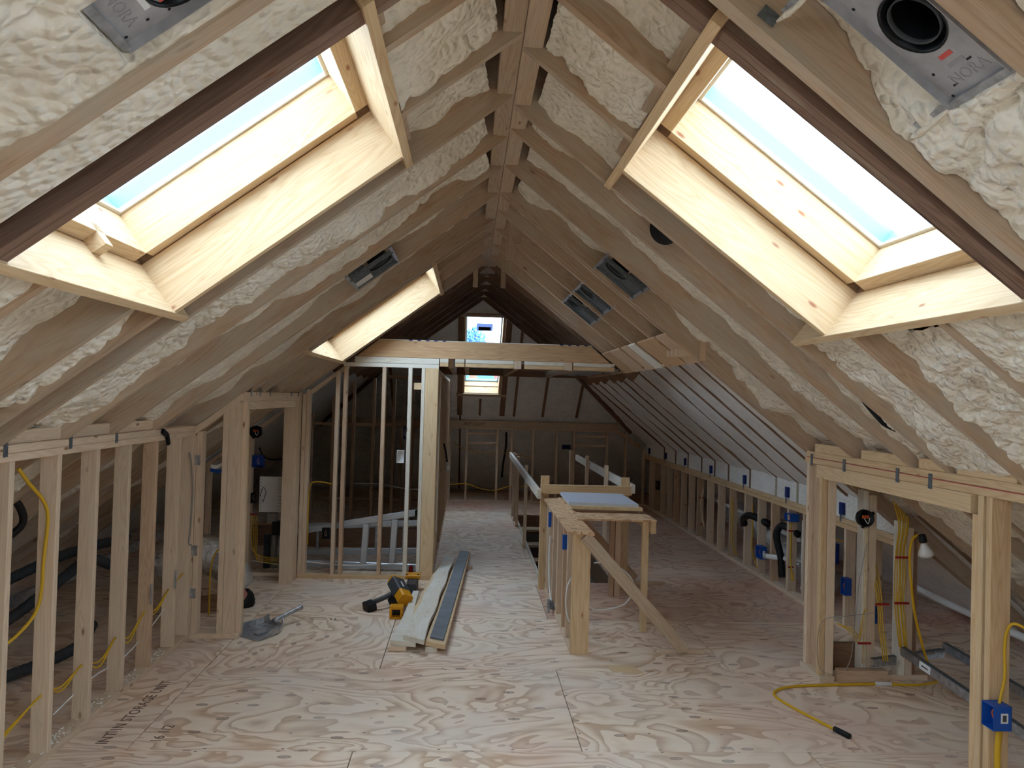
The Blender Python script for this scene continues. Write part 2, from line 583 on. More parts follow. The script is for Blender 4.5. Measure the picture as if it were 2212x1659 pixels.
def text(name, s, size, mw, m, parent=None, ext=0.0004):
    cu = bpy.data.curves.new(name, 'FONT')
    cu.body = s
    cu.size = size
    cu.extrude = ext
    cu.resolution_u = 2
    cu.align_x = 'CENTER'
    cu.align_y = 'CENTER'
    tmp = bpy.data.objects.new('tmp_text', cu)
    COL.objects.link(tmp)
    dg = bpy.context.evaluated_depsgraph_get()
    me = bpy.data.meshes.new_from_object(tmp.evaluated_get(dg))
    bpy.data.objects.remove(tmp)
    me.materials.clear()
    me.materials.append(m)
    me.name = name
    o = bpy.data.objects.new(name, me)
    return put(o, mw, parent)


# ------------------------------------------------------------------ roof geometry
RX = 0.172                      # ridge line


def LP(u, y, n=0.0):            # left slope: u up the slope, y along the ridge, n outwards
    return V((u * .8 - n * .6, y, 3.131 + u * .6 + n * .8))


def RP(u, y, n=0.0):            # right slope, mirrored; the rafters run a touch askew
    p = LP(u, y, n)
    p.x = 2 * RX - p.x
    return p


SKEW = 0.016
U_RIDGE = RX / .8


def rskew(u, y):
    return y * (1 + SKEW * (U_RIDGE - u))


PL = {'L': LP, 'R': RP}
NRM = {'L': V((-.6, 0, .8)), 'R': V((.6, 0, .8))}
ALONG = {'L': V((.8, 0, .6)), 'R': V((-.8, 0, .6))}

# ------------------------------------------------------------------ noise for the foam
_rs = np.random.RandomState(5)
_G = _rs.rand(256, 256)
_J = _rs.rand(256, 256, 2)


def vnoise(x, y):
    xi, yi = np.floor(x).astype(int), np.floor(y).astype(int)
    fx, fy = x - xi, y - yi
    fx, fy = fx * fx * (3 - 2 * fx), fy * fy * (3 - 2 * fy)
    g = lambda a, b: _G[a % 256, b % 256]
    return (g(xi, yi) * (1 - fx) + g(xi + 1, yi) * fx) * (1 - fy) + (g(xi, yi + 1) * (1 - fx) + g(xi + 1, yi + 1) * fx) * fy


def blobs(x, y):
    """rounded lumps: 1 at a lump's middle, 0 in the creases"""
    xi, yi = np.floor(x).astype(int), np.floor(y).astype(int)
    d = np.full(x.shape, 9.0)
    for a in (-1, 0, 1):
        for c in (-1, 0, 1):
            j = _J[(xi + a) % 256, (yi + c) % 256]
            d = np.minimum(d, (xi + a + j[..., 0] - x) ** 2 + (yi + c + j[..., 1] - y) ** 2)
    return np.sqrt(np.clip(1 - d / 0.8, 0, 1))


def foam_height(u, y, big, seed):
    a, c = u + seed * 3.7, y + seed * 1.9
    wx = (vnoise(a * 3, c * 3 + 40) - .5) * .25
    wy = (vnoise(a * 3 + 70, c * 3) - .5) * .25
    h = (vnoise(a * 1.3, c * 2.2) - .5) * 0.11 + (vnoise(a * 4, c * 5) - .5) * 0.05
    soft = np.clip((vnoise(a * 1.1 + 9, c * 1.7 + 3) - .25) * 2.4, 0.3, 1)
    h += big * soft * (blobs((a + wx) * 9, (c + wy) * 9) * 0.046 + blobs((a + wx) * 19, (c + wy) * 19) * 0.032 + blobs((a + wy) * 40, (c + wx) * 40) * .011)
    h += (vnoise(a * 14, c * 14) - .5) * 0.012
    return h


def grid_obj(name, P, m, parent, smooth=True):
    nu, ny = P.shape[:2]
    me = bpy.data.meshes.new(name)
    idx = np.arange(nu * ny).reshape(nu, ny)
    q = np.stack([idx[:-1, :-1], idx[1:, :-1], idx[1:, 1:], idx[:-1, 1:]], -1).reshape(-1, 4)
    c = P.reshape(-1, 3).mean(0)
    co = P.reshape(-1, 3) - c
    me.vertices.add(nu * ny)
    me.vertices.foreach_set('co', co.ravel())
    me.loops.add(q.size)
    me.loops.foreach_set('vertex_index', q.ravel())
    me.polygons.add(len(q))
    me.polygons.foreach_set('loop_start', np.arange(0, q.size, 4))
    me.polygons.foreach_set('use_smooth', np.ones(len(q), bool))
    me.update(calc_edges=True)
    me.validate()
    me.materials.append(m)
    o = bpy.data.objects.new(name, me)
    return put(o, Matrix.Translation(V(c)), parent)


KEEP = {'L': [], 'R': []}


def foam_bay(side, u0, u1, y0, y1, parent, base=0.13, big=1.0, res=0.018, m=None, cling=0.03):
    nu, ny = max(3, int((u1 - u0) / res)), max(3, int((y1 - y0) / res))
    u = np.linspace(u0, u1, nu)[:, None] * np.ones((1, ny))
    s = np.linspace(0, 1, ny)[None, :] * np.ones((nu, 1))
    if side == 'R':
        k = 1 + SKEW * (U_RIDGE - u)
        y = (y0 + (y1 - y0) * s) * k
    else:
        y = y0 + (y1 - y0) * s
    h = foam_height(u, y, big, random.random() * 50)
    edge = np.minimum(s, 1 - s) * (y1 - y0)
    h += cling * np.exp(-edge / 0.05) * (vnoise(u * 6, y * 0 + y0 * 9) * 1.6 - .4)
    n = np.clip(base - .03 * min(big, 1.0) + (.035 if big < .65 else 0) - h, 0.010, 0.27)
    for (a0, a1, c0, c1, nm) in KEEP[side]:
        yy = y / (1 + SKEW * (U_RIDGE - u)) if side == 'R' else y
        inside = (u > a0 - .01) & (u < a1 + .01) & (yy > c0 - .012) & (yy < c1 + .012)
        n = np.where(inside, np.maximum(n, nm), n)
    x = u * .8 - n * .6
    if side == 'R':
        x = 2 * RX - x
    z = 3.131 + u * .6 + n * .8
    return grid_obj('foam_insulation', np.stack([x, y, z], -1), m or M['foam'], parent)


# ================================================================== SETTING
# ------------------------------------------------------------------ floor
floor = emp('floor', kind='structure')
HX0, HX1, HY0, HY1 = 0.81, 1.56, 7.86, 12.40       # stair opening
row_edges = [4.10 + 1.22 * k for k in range(-6, 11)]
for i in range(len(row_edges) - 1):
    y0, y1 = row_edges[i], row_edges[i + 1]
    if i == 6:
        sm = [-4.15, -1.71, 0.66, 3.10]
    elif i == 7:
        sm = [-4.15, -1.71, -0.55, 1.89, 4.33]
    elif i % 2:
        sm = [-3.0, -0.55, 1.89, 4.33]
    else:
        sm = [-4.15, -1.71, 0.73, 3.17]
    xs = [-5.0] + sm + [5.3]
    for x0, x1 in zip(xs[:-1], xs[1:]):
        g = 0.0028
        rects = [(x0 + g, x1 - g, y0 + g, y1 - g)]
        if x1 > HX0 and x0 < HX1 and y1 > HY0 and y0 < HY1:
            rects = []
            a0, a1, b0, b1 = x0 + g, x1 - g, y0 + g, y1 - g
            if a0 < HX0:
                rects.append((a0, min(a1, HX0), b0, b1))
            if a1 > HX1:
                rects.append((max(a0, HX1), a1, b0, b1))
            c0, c1 = max(a0, HX0), min(a1, HX1)
            if c1 > c0:
                if b0 < HY0:
                    rects.append((c0, c1, b0, HY0))
                if b1 > HY1:
                    rects.append((c0, c1, HY1, b1))
        for a0, a1, b0, b1 in rects:
            if a1 - a0 < .005 or b1 - b0 < .005:
                continue
            mm = M['ply'] if y1 < 7.0 or a1 < 0.85 else M['ply_far']
            bar('plywood_sheet', a0, a1, b0, b1, -0.019, 0.0, mm, floor, bev=0.0015)
bar('subfloor', -5.2, 5.5, -3.4, HY0, -0.30, -0.021, M['rust'], floor, bev=0)
bar('subfloor', -5.2, 5.5, HY1, 16.6, -0.30, -0.021, M['rust'], floor, bev=0)
bar('subfloor', -5.2, HX0, HY0, HY1, -0.30, -0.021, M['rust'], floor, bev=0)
bar('subfloor', HX1, 5.5, HY0, HY1, -0.30, -0.021, M['rust'], floor, bev=0)
# pencil notes on the plywood
text('pencil_note', 'INT IN STORAGE UNIT', 0.088, frame((0, 1, 0), (0, 0, 1), (-1.865, 4.62, 0.0006)), M['pencil'], floor)
text('pencil_note', '16 1/2', 0.085, frame((0, 1, 0), (0, 0, 1), (-1.60, 4.30, 0.0006)), M['pencil'], floor)
text('pencil_note', '1L', 0.09, frame((1, 0, 0), (0, 0, 1), (-1.06, 6.47, 0.0006)), M['pencil'], floor)
bar('pencil_line', -1.27, -1.12, 6.500, 6.505, 0, 0.0008, M['pencil'], floor, bev=0)
bar('pencil_line', -1.25, -1.13, 6.462, 6.467, 0, 0.0008, M['pencil'], floor, bev=0)

# stairwell below
well = emp('wall_stairwell', kind='structure')
bar('stairwell_panel', HX0 - .05, HX0 - .001, HY0 - .1, HY1 + .1, -2.75, -0.022, M['drywall'], well, bev=0)
bar('stairwell_panel', HX1 + .001, HX1 + .05, HY0 - .1, HY1 + .1, -2.75, -0.022, M['drywall'], well, bev=0)
bar('stairwell_panel', HX0 - .05, HX1 + .05, HY0 - .15, HY0 - .001, -2.75, -0.3, M['drywall'], well, bev=0)
bar('stairwell_panel', HX0 - .05, HX1 + .05, HY1 + .001, HY1 + .1, -2.75, -0.3, M['drywall'], well, bev=0)
bar('lower_floor', HX0 - .1, HX1 + .1, HY0 - .2, HY1 + .2, -2.8, -2.75, M['ply_far'], well, bev=0)
bar('edge_trim', HX0 - .03, HX0, HY0 - .05, HY1 + .02, 0.0, 0.022, M['primed'], well)
st = emp('staircase', (1.185, 12.3, -1.4), 'open riser wooden staircase going down through the floor opening', 'stairs')
for k in range(1, 14):
    bar('tread', HX0 + .03, HX1 - .03, HY1 - .27 * k - .02, HY1 - .27 * k + .25, -.19 * k - .038, -.19 * k, M['stud'], st)
for x in (HX0 + .015, HX1 - .015):
    board('stringer', (x, HY1 - .06, -.13), (x, HY1 - 3.6, -2.62), 0.03, 0.24, (0, .57, .82), M['stud_brown'], st)

# ------------------------------------------------------------------ ceiling: ridge, rafters, foam, deck
ceil = emp('ceiling', (0, 0, 0), kind='structure')
bar('ridge_ply', RX - .083, RX - .001, -2.6, 8.6, 3.255, 3.62, M['rafter_clean'], ceil)
bar('ridge_ply', RX + .001, RX + .083, -2.6, 8.6, 3.255, 3.62, M['rafter_clean'], ceil)
bar('ridge_ply', RX - .07, RX + .07, 8.6, 11.2, 3.30, 3.64, M['primed'], ceil)


def rafter(side, y, u0, u1=None, t=0.04, depth=0.28, m='rafter', name='rafter', skew=True):
    u1 = U_RIDGE if u1 is None else u1
    P = PL[side]
    ya, yb = (rskew(u0, y), rskew(u1, y)) if side == 'R' and skew else (y, y)
    # profile in (u, n): plumb cut at the ridge, square at the foot
    a, b = P(u0, 0, 0), P(u1, 0, 0)
    du = depth * .75
    prof = [(u0, 0.0), (u1, 0.0), (u1 + du, depth) if u1 < U_RIDGE - .01 else (u1 + depth * .75, depth), (u0, depth)]
    if u1 < U_RIDGE - .01:
        prof[2] = (u1, depth)
    mw = frame(P(u1, yb, 0) - P(u0, ya, 0), NRM[side], (P(u0, ya, 0) + P(u1, yb, 0)) / 2)
    inv = mw.inverted()
    vs = []
    for s in (-t / 2, t / 2):
        for (u, n) in prof:
            yy = ya + (yb - ya) * (u - u0) / (u1 - u0)
            vs.append(inv @ (P(u, yy, n) + V((0, s, 0))))
    fs = [(3, 2, 1, 0), (4, 5, 6, 7), (0, 1, 5, 4), (1, 2, 6, 5), (2, 3, 7, 6), (3, 0, 4, 7)]
    return meshobj(name, vs, fs, M[m], ceil, mw)


UE = -5.0                                   # eave end of the rafters
SK_U0, SK_U1 = -1.556, -0.394               # skylight opening along the slope
# left slope
for y, t, m in ((-2.5, .04, 'rafter'), (.68, .04, 'rafter'),
                (1.25, .045, 'rafter'), (1.765, .06, 'rafter'), (3.50, .04, 'rafter'), (4.06, .04, 'rafter'), (4.59, .04, 'rafter'),
                (5.20, .04, 'rafter'), (5.955, .04, 'rafter')):
    rafter('L', y, UE, t=t, m=m)
for y in (2.07, 2.112):
    rafter('L', y, UE, m='trimmer')
rafter('L', 6.11, UE, m='rafter_clean')
rafter('L', 7.70, UE, m='rafter_clean')
rafter('L', 7.80, UE, m='rafter_clean')
for y in (2.35, 2.90, 6.48, 7.04):
    rafter('L', y, SK_U1 + .04, m='rafter_clean' if y > 4 else 'rafter')
for y in (2.39, 3.00, 3.26):
    rafter('L', y, UE, SK_U0 - .04, m='rafter')
for y in (6.48, 7.04, 7.40):
    rafter('L', y, UE, SK_U0 - .04, m='rafter')
# right slope
for y, t in ((-2.5, .04), (.70, .04), (1.435, .075), (1.94, .055),
             (3.62, .042), (3.94, .04), (4.557, .04)):
    rafter('R', y, UE, t=t)
for y in (5.165, 5.235):
    rafter('R', y, UE, m='rafter_clean')
for y in (2.07, 2.112):
    rafter('R', y, UE, m='trimmer', skew=False)
UH = (2 * RX - 1.60) / .8
for y in (5.68, 6.29, 6.93, 7.48, 7.70):
    rafter('R', y, UH, m='rafter_clean')
for y in (2.50, 3.02):
    rafter('R', y, SK_U1 + .04)
for y in (2.50, 3.10):
    rafter('R', y, UE, SK_U0 - .04)
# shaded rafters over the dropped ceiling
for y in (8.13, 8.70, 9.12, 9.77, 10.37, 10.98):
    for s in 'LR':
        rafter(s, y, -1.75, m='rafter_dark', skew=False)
# short collar blocks hung beside the ridge
for y in (5.72, 6.33, 6.97):
    bar('collar_block', RX + .10, RX + .19, y, y + .038, 3.02, 3.24, M['rafter_clean'], ceil)
for x in (RX - .16, RX + .12):
    bar('collar_block', x, x + .05, 7.72, 7.76, 2.98, 3.2, M['rafter_clean'], ceil)

# foam in the bays, kept clear of the light fittings
KEEP['R'] += [(-.945, -.50, 1.51, 1.715, .165), (-.94, -.60, 4.72, 5.02, .135), (-.94, -.60, 5.78, 6.10, .135), (-.95, -.60, 6.48, 6.84, .135), (-.85, -.62, 3.68, 3.92, .14)]
KEEP['L'] += [(-.925, -.47, 1.50, 1.70, .165), (-.94, -.62, 4.80, 5.12, .135)]
for s_ in 'LR':
    foam_bay(s_, UE, SK_U0 - .06, -2.6, .66, ceil, res=0.08)
    foam_bay(s_, SK_U1 + .06, .1, -2.6, .66, ceil, res=0.08)
fb = lambda s, u0, u1, y0, y1, base=.13, big=1., res=.017, m=None: foam_bay(s, u0, u1, y0, y1, ceil, base, big, res, m)
fb('L', -4.6, .1, .70, 1.23, .10, res=.03)
fb('L', -4.6, .1, 1.27, 1.735, .10, 1.2)
fb('L', -4.6, .1, 1.795, 1.965, .13, 1.3, .013)
fb('L', SK_U1 + .05, .13, 2.13, 2.33, .13)
fb('L', SK_U1 + .05, .13, 2.37, 2.88, .15)
fb('L', SK_U1 + .05, .13, 2.92, 3.48, .16)
fb('L', -4.6, SK_U0 - .05, 2.13, 2.37, .14, 1.2)
fb('L', -4.6, SK_U0 - .12, 2.41, 2.98, .19, 1.25)
fb('L', -4.6, SK_U0 - .12, 3.02, 3.24, .17, 1.0)
fb('L', SK_U0 - .3, .13, 3.345, 3.48, .17, .5)
fb('L', -4.6, SK_U0 - .05, 3.28, 3.48, .20, .4)
fb('L', -4.6, .13, 3.52, 4.04, 0.165, 1.1)
fb('L', -4.6, .13, 4.08, 4.57, 0.16, 0.95)
fb('L', -4.6, .13, 4.61, 5.18, 0.165, 0.8)
fb('L', -4.6, .13, 5.22, 5.935, 0.165, 0.7)
fb('L', -4.6, .13, 5.975, 6.09, .18, .2, .03)
fb('L', -4.6, SK_U0 - .05, 6.13, 6.46, .12, .6, .022)
fb('L', -4.6, SK_U0 - .05, 6.50, 7.02, .12, .6, .022)
fb('L', -4.6, SK_U0 - .05, 7.06, 7.68, .12, .6, .022)
fb('L', SK_U1 + .05, .13, 6.13, 6.46, .19, .2, .03)
fb('L', SK_U1 + .05, .13, 6.50, 7.02, .19, .2, .03)
fb('L', SK_U1 + .05, .13, 7.06, 7.68, .19, .2, .03)
fb('R', -4.6, .1, .72, 1.39, .12, res=.03)
fb('R', -4.6, .1, 1.475, 1.91, .165, 1.25, .014)
fb('R', -4.6, .1, 1.97, 2.048, .22, .1)
fb('R', SK_U1 + .05, .13, 2.13, 2.48, .17)
fb('R', SK_U1 + .05, .13, 2.52, 3.00, .17)
fb('R', SK_U1 + .05, .13, 3.04, 3.60, .165)
fb('R', -4.6, SK_U0 - .05, 2.13, 2.48, .17, 1.3, .014)
fb('R', -4.6, SK_U0 - .12, 2.52, 3.08, .17, 1.3, .014)
fb('R', -4.6, SK_U0 - .05, 3.12, 3.60, .165, 1.0)
fb('R', SK_U0 - .3, .13, 3.39, 3.60, .18, .4)
fb('R', -4.6, .13, 3.64, 3.92, 0.17, 1.0)
fb('R', -4.6, .13, 3.96, 4.537, 0.17, 0.95)
fb('R', -4.6, .13, 4.577, 5.145, 0.165, 0.8)
fb('R', UH, .13, 5.26, 5.66, .12, .25)
fb('R', UH, .13, 5.70, 6.27, .19, .2, .03)
fb('R', UH, .13, 6.31, 6.91, .19, .2, .03)
fb('R', UH, .13, 6.95, 7.46, .18, .2, .03)
# burnt-looking gap in one bay beside a right rafter
tube('charred_gap', [RP(-1.97, 3.80, .06), RP(-2.10, 3.85, .05), RP(-2.28, 3.92, .05), RP(-2.42, 3.97, .07)], .03, M['char'], ceil, radii=[.008, .03, .034, .008])


# roof deck with skylight holes
def deck(side, u0, u1, y0, y1, n=0.34, t=0.03):
    P = PL[side]
    slab('roof_deck', [P(u0, y0, n), P(u1, y0, n), P(u1, y1, n), P(u0, y1, n)], NRM[side] * t, M['osb'], ceil)


g = .05
UT = U_RIDGE + .30
for side, holes in (('L', [(-2.4, .5), (2.13, 3.30), (6.15, 7.65)]), ('R', [(-2.4, .5), (2.13, 3.355)])):  # first hole on each side is for the added skylights behind the camera
    yend = 8.0 if side == 'L' else 5.42
    y = -2.7
    for h0, h1 in holes:
        deck(side, -5.6, UT, y, h0 - g)
        deck(side, -5.6, SK_U0 - g, h0 - g, h1 + g)
        deck(side, SK_U1 + g, UT, h0 - g, h1 + g)
        y = h1 + g
    deck(side, -5.6, UT, y, yend)
bar('roof_deck', RX - .35, RX + .35, -2.7, 11.3, 3.84, 3.88, M['osb'], ceil, bev=0)


def WPz(x, dz=0.0):
    return 1.14 + .815 * (3.2 - x) + dz


def HPz(y, dz=0.0):
    return 1.5 + .82 * (13.75 - y) + dz


d = 0.16
slab('roof_deck', [(RX, 5.38, WPz(RX, d)), (RX, 11.1, WPz(RX, d)), (4.85, 15.8, WPz(4.85, d)), (4.85, 5.38, WPz(4.85, d))], (0, 0, .04), M['osb'], ceil)
mx = lambda x: 2 * RX - x
slab('roof_deck', [(RX, 7.95, WPz(RX, d)), (RX, 11.1, WPz(RX, d)), (mx(4.85), 15.8, WPz(4.85, d)), (mx(4.85), 7.95, WPz(4.85, d))], (0, 0, .04), M['osb'], ceil)
slab('light_leak_closer', [(RX, 5.36, 3.5), (RX, 5.36, 4.05), (5.3, 5.36, .15), (5.3, 5.36, -.3)], (0, .04, 0), M['osb'], ceil)  # added panel, unseen, stops sky light leaking in where the decks step
slab('light_leak_closer', [(RX, 7.96, 3.5), (RX, 7.96, 4.05), (mx(5.3), 7.96, .15), (mx(5.3), 7.96, -.3)], (0, .04, 0), M['osb'], ceil)  # same added light stop at the left deck's step
# hip deck around its skylight opening
HS_X0, HS_X1, HS_Y0, HS_Y1 = -.07, .51, 11.80, 13.21


def hslab(poly):
    slab('roof_deck', [(x, y, HPz(y, d)) for x, y in poly], (0, 0, .04), M['osb'], ceil)


hq = lambda y: (y - 11.05)
hslab([(RX - .02, 11.0), (RX + .02, 11.0), (RX + hq(11.74) + .12, 11.74), (RX - hq(11.74) - .12, 11.74)])
hslab([(RX - hq(11.74) - .12, 11.74), (-.12, 11.74), (-.12, 13.30), (RX - hq(13.30) - .12, 13.30)])
hslab([(.56, 11.74), (RX + hq(11.74) + .12, 11.74), (RX + hq(13.30) + .12, 13.30), (.56, 13.30)])
hslab([(RX - hq(13.30) - .12, 13.30), (RX + hq(13.30) + .12, 13.30), (RX + 4.9, 15.9), (RX - 4.9, 15.9)])

# white foam fields of the far roof and their rafter strips
def foam_field(fx, us, ys, m, amp, clipf=None):
    U, Y = np.meshgrid(us, ys, indexing='ij')
    P = fx(U, Y)
    return grid_obj('foam_insulation', P, m, ceil)


def right_field(U, Y):
    h = (vnoise(U * 9, Y * 9) - .5) * .012 + (vnoise(U * 2, Y * 2) - .5) * .03 + np.clip(vnoise(U * 1.5 + 4, Y * 2 + 8) - .45, 0, 1) * blobs(U * 26, Y * 26) * .03
    y2 = np.minimum(Y, 11.0 + (U - RX) + .0)
    return np.stack([U, y2, 1.14 + .815 * (3.2 - U) - h + .012], -1)


def left_field(U, Y):
    P = right_field(U, Y)
    P[..., 0] = 2 * RX - P[..., 0]
    return P


def hip_field(U, Y):
    h = (vnoise(U * 9, Y * 9) - .5) * .012 + (vnoise(U * 2, Y * 2) - .5) * .02 + np.clip(vnoise(U * 3, Y * 3) - .5, 0, 1) * .05 * blobs(U * 14, Y * 14)
    w = (Y - 11.0)
    x = np.clip(U, RX - w, RX + w)
    return np.stack([x, Y, 1.5 + .82 * (13.75 - Y) - h + .012], -1)


foam_field(right_field, np.arange(RX, 4.75, .03), np.arange(5.40, 15.7, .04), M['foam_white'], 0)
foam_field(left_field, np.arange(RX, 4.75, .05), np.arange(7.98, 15.7, .06), M['foam_white'], 0)
for xs, ys in ((np.arange(-4.6, -.10, .05), np.arange(11.0, 15.9, .05)), (np.arange(.54, 4.95, .04), np.arange(11.0, 15.9, .05)),
               (np.arange(-.12, .57, .04), np.arange(11.0, 11.79, .04)), (np.arange(-.12, .57, .04), np.arange(13.25, 15.9, .05))):
    foam_field(hip_field, xs, ys, M['foam_white'], 0)
for y in (5.75, 6.35, 6.85, 7.31, 7.83, 8.57, 9.29, 9.82, 10.38, 11.03, 11.70, 12.39):
    x0 = 1.76 if y < 10.2 else max(1.76, RX + (y - 11) + .1)
    board('rafter_strip', (x0, y, WPz(x0) + .014), (3.23, y, WPz(3.23) + .014), 0.030, 0.03, (.63, 0, .77), M['rust'], ceil)
for x, w in ((-.145, .09), (.605, .09), (.82, .045), (1.33, .045), (1.94, .045), (-.75, .045), (-1.3, .045)):
    y0 = max(11.05, 11.0 + abs(x - RX) + .08) if not -.2 < x < .7 else 11.4
    board('rafter_strip', (x, y0, HPz(y0)), (x, 13.68, HPz(13.68)), w, 0.03, (0, .63, .77), M['rust'], ceil)
board('rafter_strip', (.21, 13.34, HPz(13.34)), (.21, 13.68, HPz(13.68)), .04, .03, (0, .63, .77), M['rust'], ceil)
for s in (1, -1):
    board('hip_rafter', (RX + s * .3, 11.3, WPz(RX + .3) - .02), (RX + s * 2.78, 13.78, WPz(RX + 2.78) - .02), .05, .09, (s * .3, .3, .9), M['rust'], ceil)
for ha, hb, r in ((1.9, 2.15, .07), (2.1, 2.45, .09), (2.3, 2.62, .08)):
    tube('overspray_lump', [(RX + ha, 11 + ha - .02, WPz(RX + ha)), (RX + (ha + hb) / 2, 11 + (ha + hb) / 2 - .05, WPz(RX + (ha + hb) / 2)), (RX + hb, 11 + hb - .02, WPz(RX + hb))], r, M['rust'], ceil, radii=[.01, r * .7, .01])

# ------------------------------------------------------------------ skylights
def skylight(name, side, y0, y1, near_m, label_glass=None):
    P = PL[side]
    w = emp(name, P((SK_U0 + SK_U1) / 2, (y0 + y1) / 2, 0), kind='structure')
    nr, al = NRM[side], ALONG[side]
    lw = 0.038
    lowm, upm = M['pale'], M['pale2']

    def lin_board(nm, ua, ub, ya, yb, n0, n1, out, m, lw=lw):
        """liner board standing on the slope; `out` is the direction its thickness grows"""
        a, b = P(ua, ya, (n0 + n1) / 2) + out * lw / 2, P(ub, yb, (n0 + n1) / 2) + out * lw / 2
        board(nm, a, b, lw, n1 - n0, nr, m, w, bev=.002)
    Yp, Yn = V((0, 1, 0)), V((0, -1, 0))
    e = .05
    # lower frame; the cross headers run past it onto the rafters either side
    lin_board('liner_board', SK_U0, SK_U1, y1, y1, -.004, .235, Yp, lowm)
    lin_board('liner_board', SK_U0, SK_U1, y0, y0, .0, .235, Yn, near_m)
    lin_board('header', SK_U0, SK_U0, y0 - .11, y1 + (.16 if side == 'L' else .36), -.014, .235, -al, lowm)
    lin_board('header', SK_U1, SK_U1, y0 - .11, y1 + (.16 if side == 'L' else .30), -.014, .235, al, M['pale2'])
    # second headers behind
    for uu, dd in ((SK_U0 - .045, -al), (SK_U1 + .045, al)):
        lin_board('header', uu, uu, y0, y1 + .03, .05, .27, dd, M['rafter_clean'])
    # upper rim, stepping in over the lower frame
    i = .06
    lin_board('rim_board', SK_U0 + i, SK_U1 - i, y1 - i, y1 - i, .24, .43, Yp, upm, lw=.07)
    lin_board('rim_board', SK_U0 + i, SK_U1 - i, y0 + i, y0 + i, .24, .43, Yn, near_m, lw=.07)
    lin_board('rim_board', SK_U0 + i, SK_U0 + i, y0 + i, y1 - i, .24, .43, -al, lowm, lw=.07)
    lin_board('rim_board', SK_U1 - i, SK_U1 - i, y0 + i, y1 - i, .24, .43, al, lowm, lw=.07)
    # outer curb so that no light slips past the liner
    for uu0, uu1, ya, yb, out in ((SK_U0 - .02, SK_U1 + .02, y1 + .0, y1 + .0, Yp), (SK_U0 - .02, SK_U1 + .02, y0, y0, Yn),
                                  (SK_U0 + .01, SK_U0 + .01, y0 - .04, y1 + .04, -al), (SK_U1 - .01, SK_U1 - .01, y0 - .04, y1 + .04, al)):
        a, b = P(uu0, ya, .31) + out * .042, P(uu1, yb, .31) + out * .042
        board('curb', a, b, .06, .36, nr, M['osb'], w, bev=0)
    # gap block at the eave corner
    if side == 'L':
      board('corner_block', P(SK_U0 + .03, (y0 + y1) / 2 + .10, .235), P(SK_U0 + .03, (y0 + y1) / 2 + .16, .235), .06, .10, nr, M['pale'], w)
    # sash: pale liner, clad frame, pane
    j = .075
    fr = emp('sash', P((SK_U0 + SK_U1) / 2, (y0 + y1) / 2, .45))
    fr.parent = w
    fr.matrix_parent_inverse = WM[w.name].inverted()
    for (ua, ub, ya, yb, out) in ((SK_U0 + i, SK_U1 - i, y1 - j, y1 - j, Yp), (SK_U0 + i, SK_U1 - i, y0 + j, y0 + j, Yn),
                                  (SK_U0 + j, SK_U0 + j, y0 + j, y1 - j, -al), (SK_U1 - j, SK_U1 - j, y0 + j, y1 - j, al)):
        a, b = P(ua, ya, .440) + out * .03, P(ub, yb, .440) + out * .03
        board('sash_liner', a, b, .06, .02, nr, M['vinyl'], fr, bev=.002)
        a, b = P(ua, ya, .49) + out * .038, P(ub, yb, .49) + out * .038
        board('sash_rail', a, b, .06, .08, nr, M['sky_tinted'], fr, bev=.002)
    pane = slab('pane', [P(SK_U0 + j - .03, y0 + j - .03, .51), P(SK_U1 - j + .03, y0 + j - .03, .51), P(SK_U1 - j + .03, y1 - j + .03, .51), P(SK_U0 + j - .03, y1 - j + .03, .51)], nr * .004, M['glass'], fr)
    c = P((SK_U0 + SK_U1) / 2, (y0 + y1) / 2, .535)
    portal(name + '_portal', c, nr, SK_U1 - SK_U0 - .1, y1 - y0 - .1, al)
    return w


skylight('window_1', 'L', 2.13, 3.30, M['trimmer'])
skylight('window_2', 'R', 2.13, 3.355, M['trimmer'])
skylight('window_3', 'L', 6.15, 7.65, M['trimmer'])
skylight('fill_skylight_left', 'L', -2.4, .5, M['pale'])  # added skylight behind the camera, unseen, lifts the light on floor and foreground
skylight('fill_skylight_right', 'R', -2.4, .5, M['pale'])  # its added counterpart on the right slope, also only for extra light

# hip-end skylight
w4 = emp('window_4', (.22, 12.5, HPz(12.5)), kind='structure')
hn = V((0, .634, .773))
ha_ = V((0, .773, -.634))
def HP(x, y, n=0.0):
    return V((x, y, HPz(y))) + hn * n
for x, dx in ((HS_X0, -1), (HS_X1, 1)):
    a, b = HP(x + dx * .019, HS_Y0, .14), HP(x + dx * .019, HS_Y1, .14)
    board('liner_board', a, b, .038, .28, hn, M['lvl'], w4)
for y, s, m in ((HS_Y1, 1, M['pale']), (HS_Y0, -1, M['lvl'])):
    a, b = HP(HS_X0 - .02, y, .14) + ha_ * s * .019, HP(HS_X1 + .02, y, .14) + ha_ * s * .019
    board('liner_board', a, b, .038, .28, hn, m, w4)
for y, s in ((HS_Y1 + .03, 1), (HS_Y0 - .04, -1)):
    a, b = HP(HS_X0 - .14, y, -.006), HP(HS_X1 + .14, y, -.006)
    board('header', a, b, .06, .03, hn, M['rafter_clean'], w4)
fr = emp('sash', HP(.22, 12.5, .26))
fr.parent = w4
fr.matrix_parent_inverse = WM[w4.name].inverted()
for (x0, y0, x1, y1) in ((HS_X0, HS_Y0, HS_X0, HS_Y1), (HS_X1, HS_Y0, HS_X1, HS_Y1), (HS_X0, HS_Y0, HS_X1, HS_Y0), (HS_X0, HS_Y1, HS_X1, HS_Y1)):
    board('sash_rail', HP(x0, y0, .29), HP(x1, y1, .29), .04, .05, hn, M['sky_tinted'], fr)
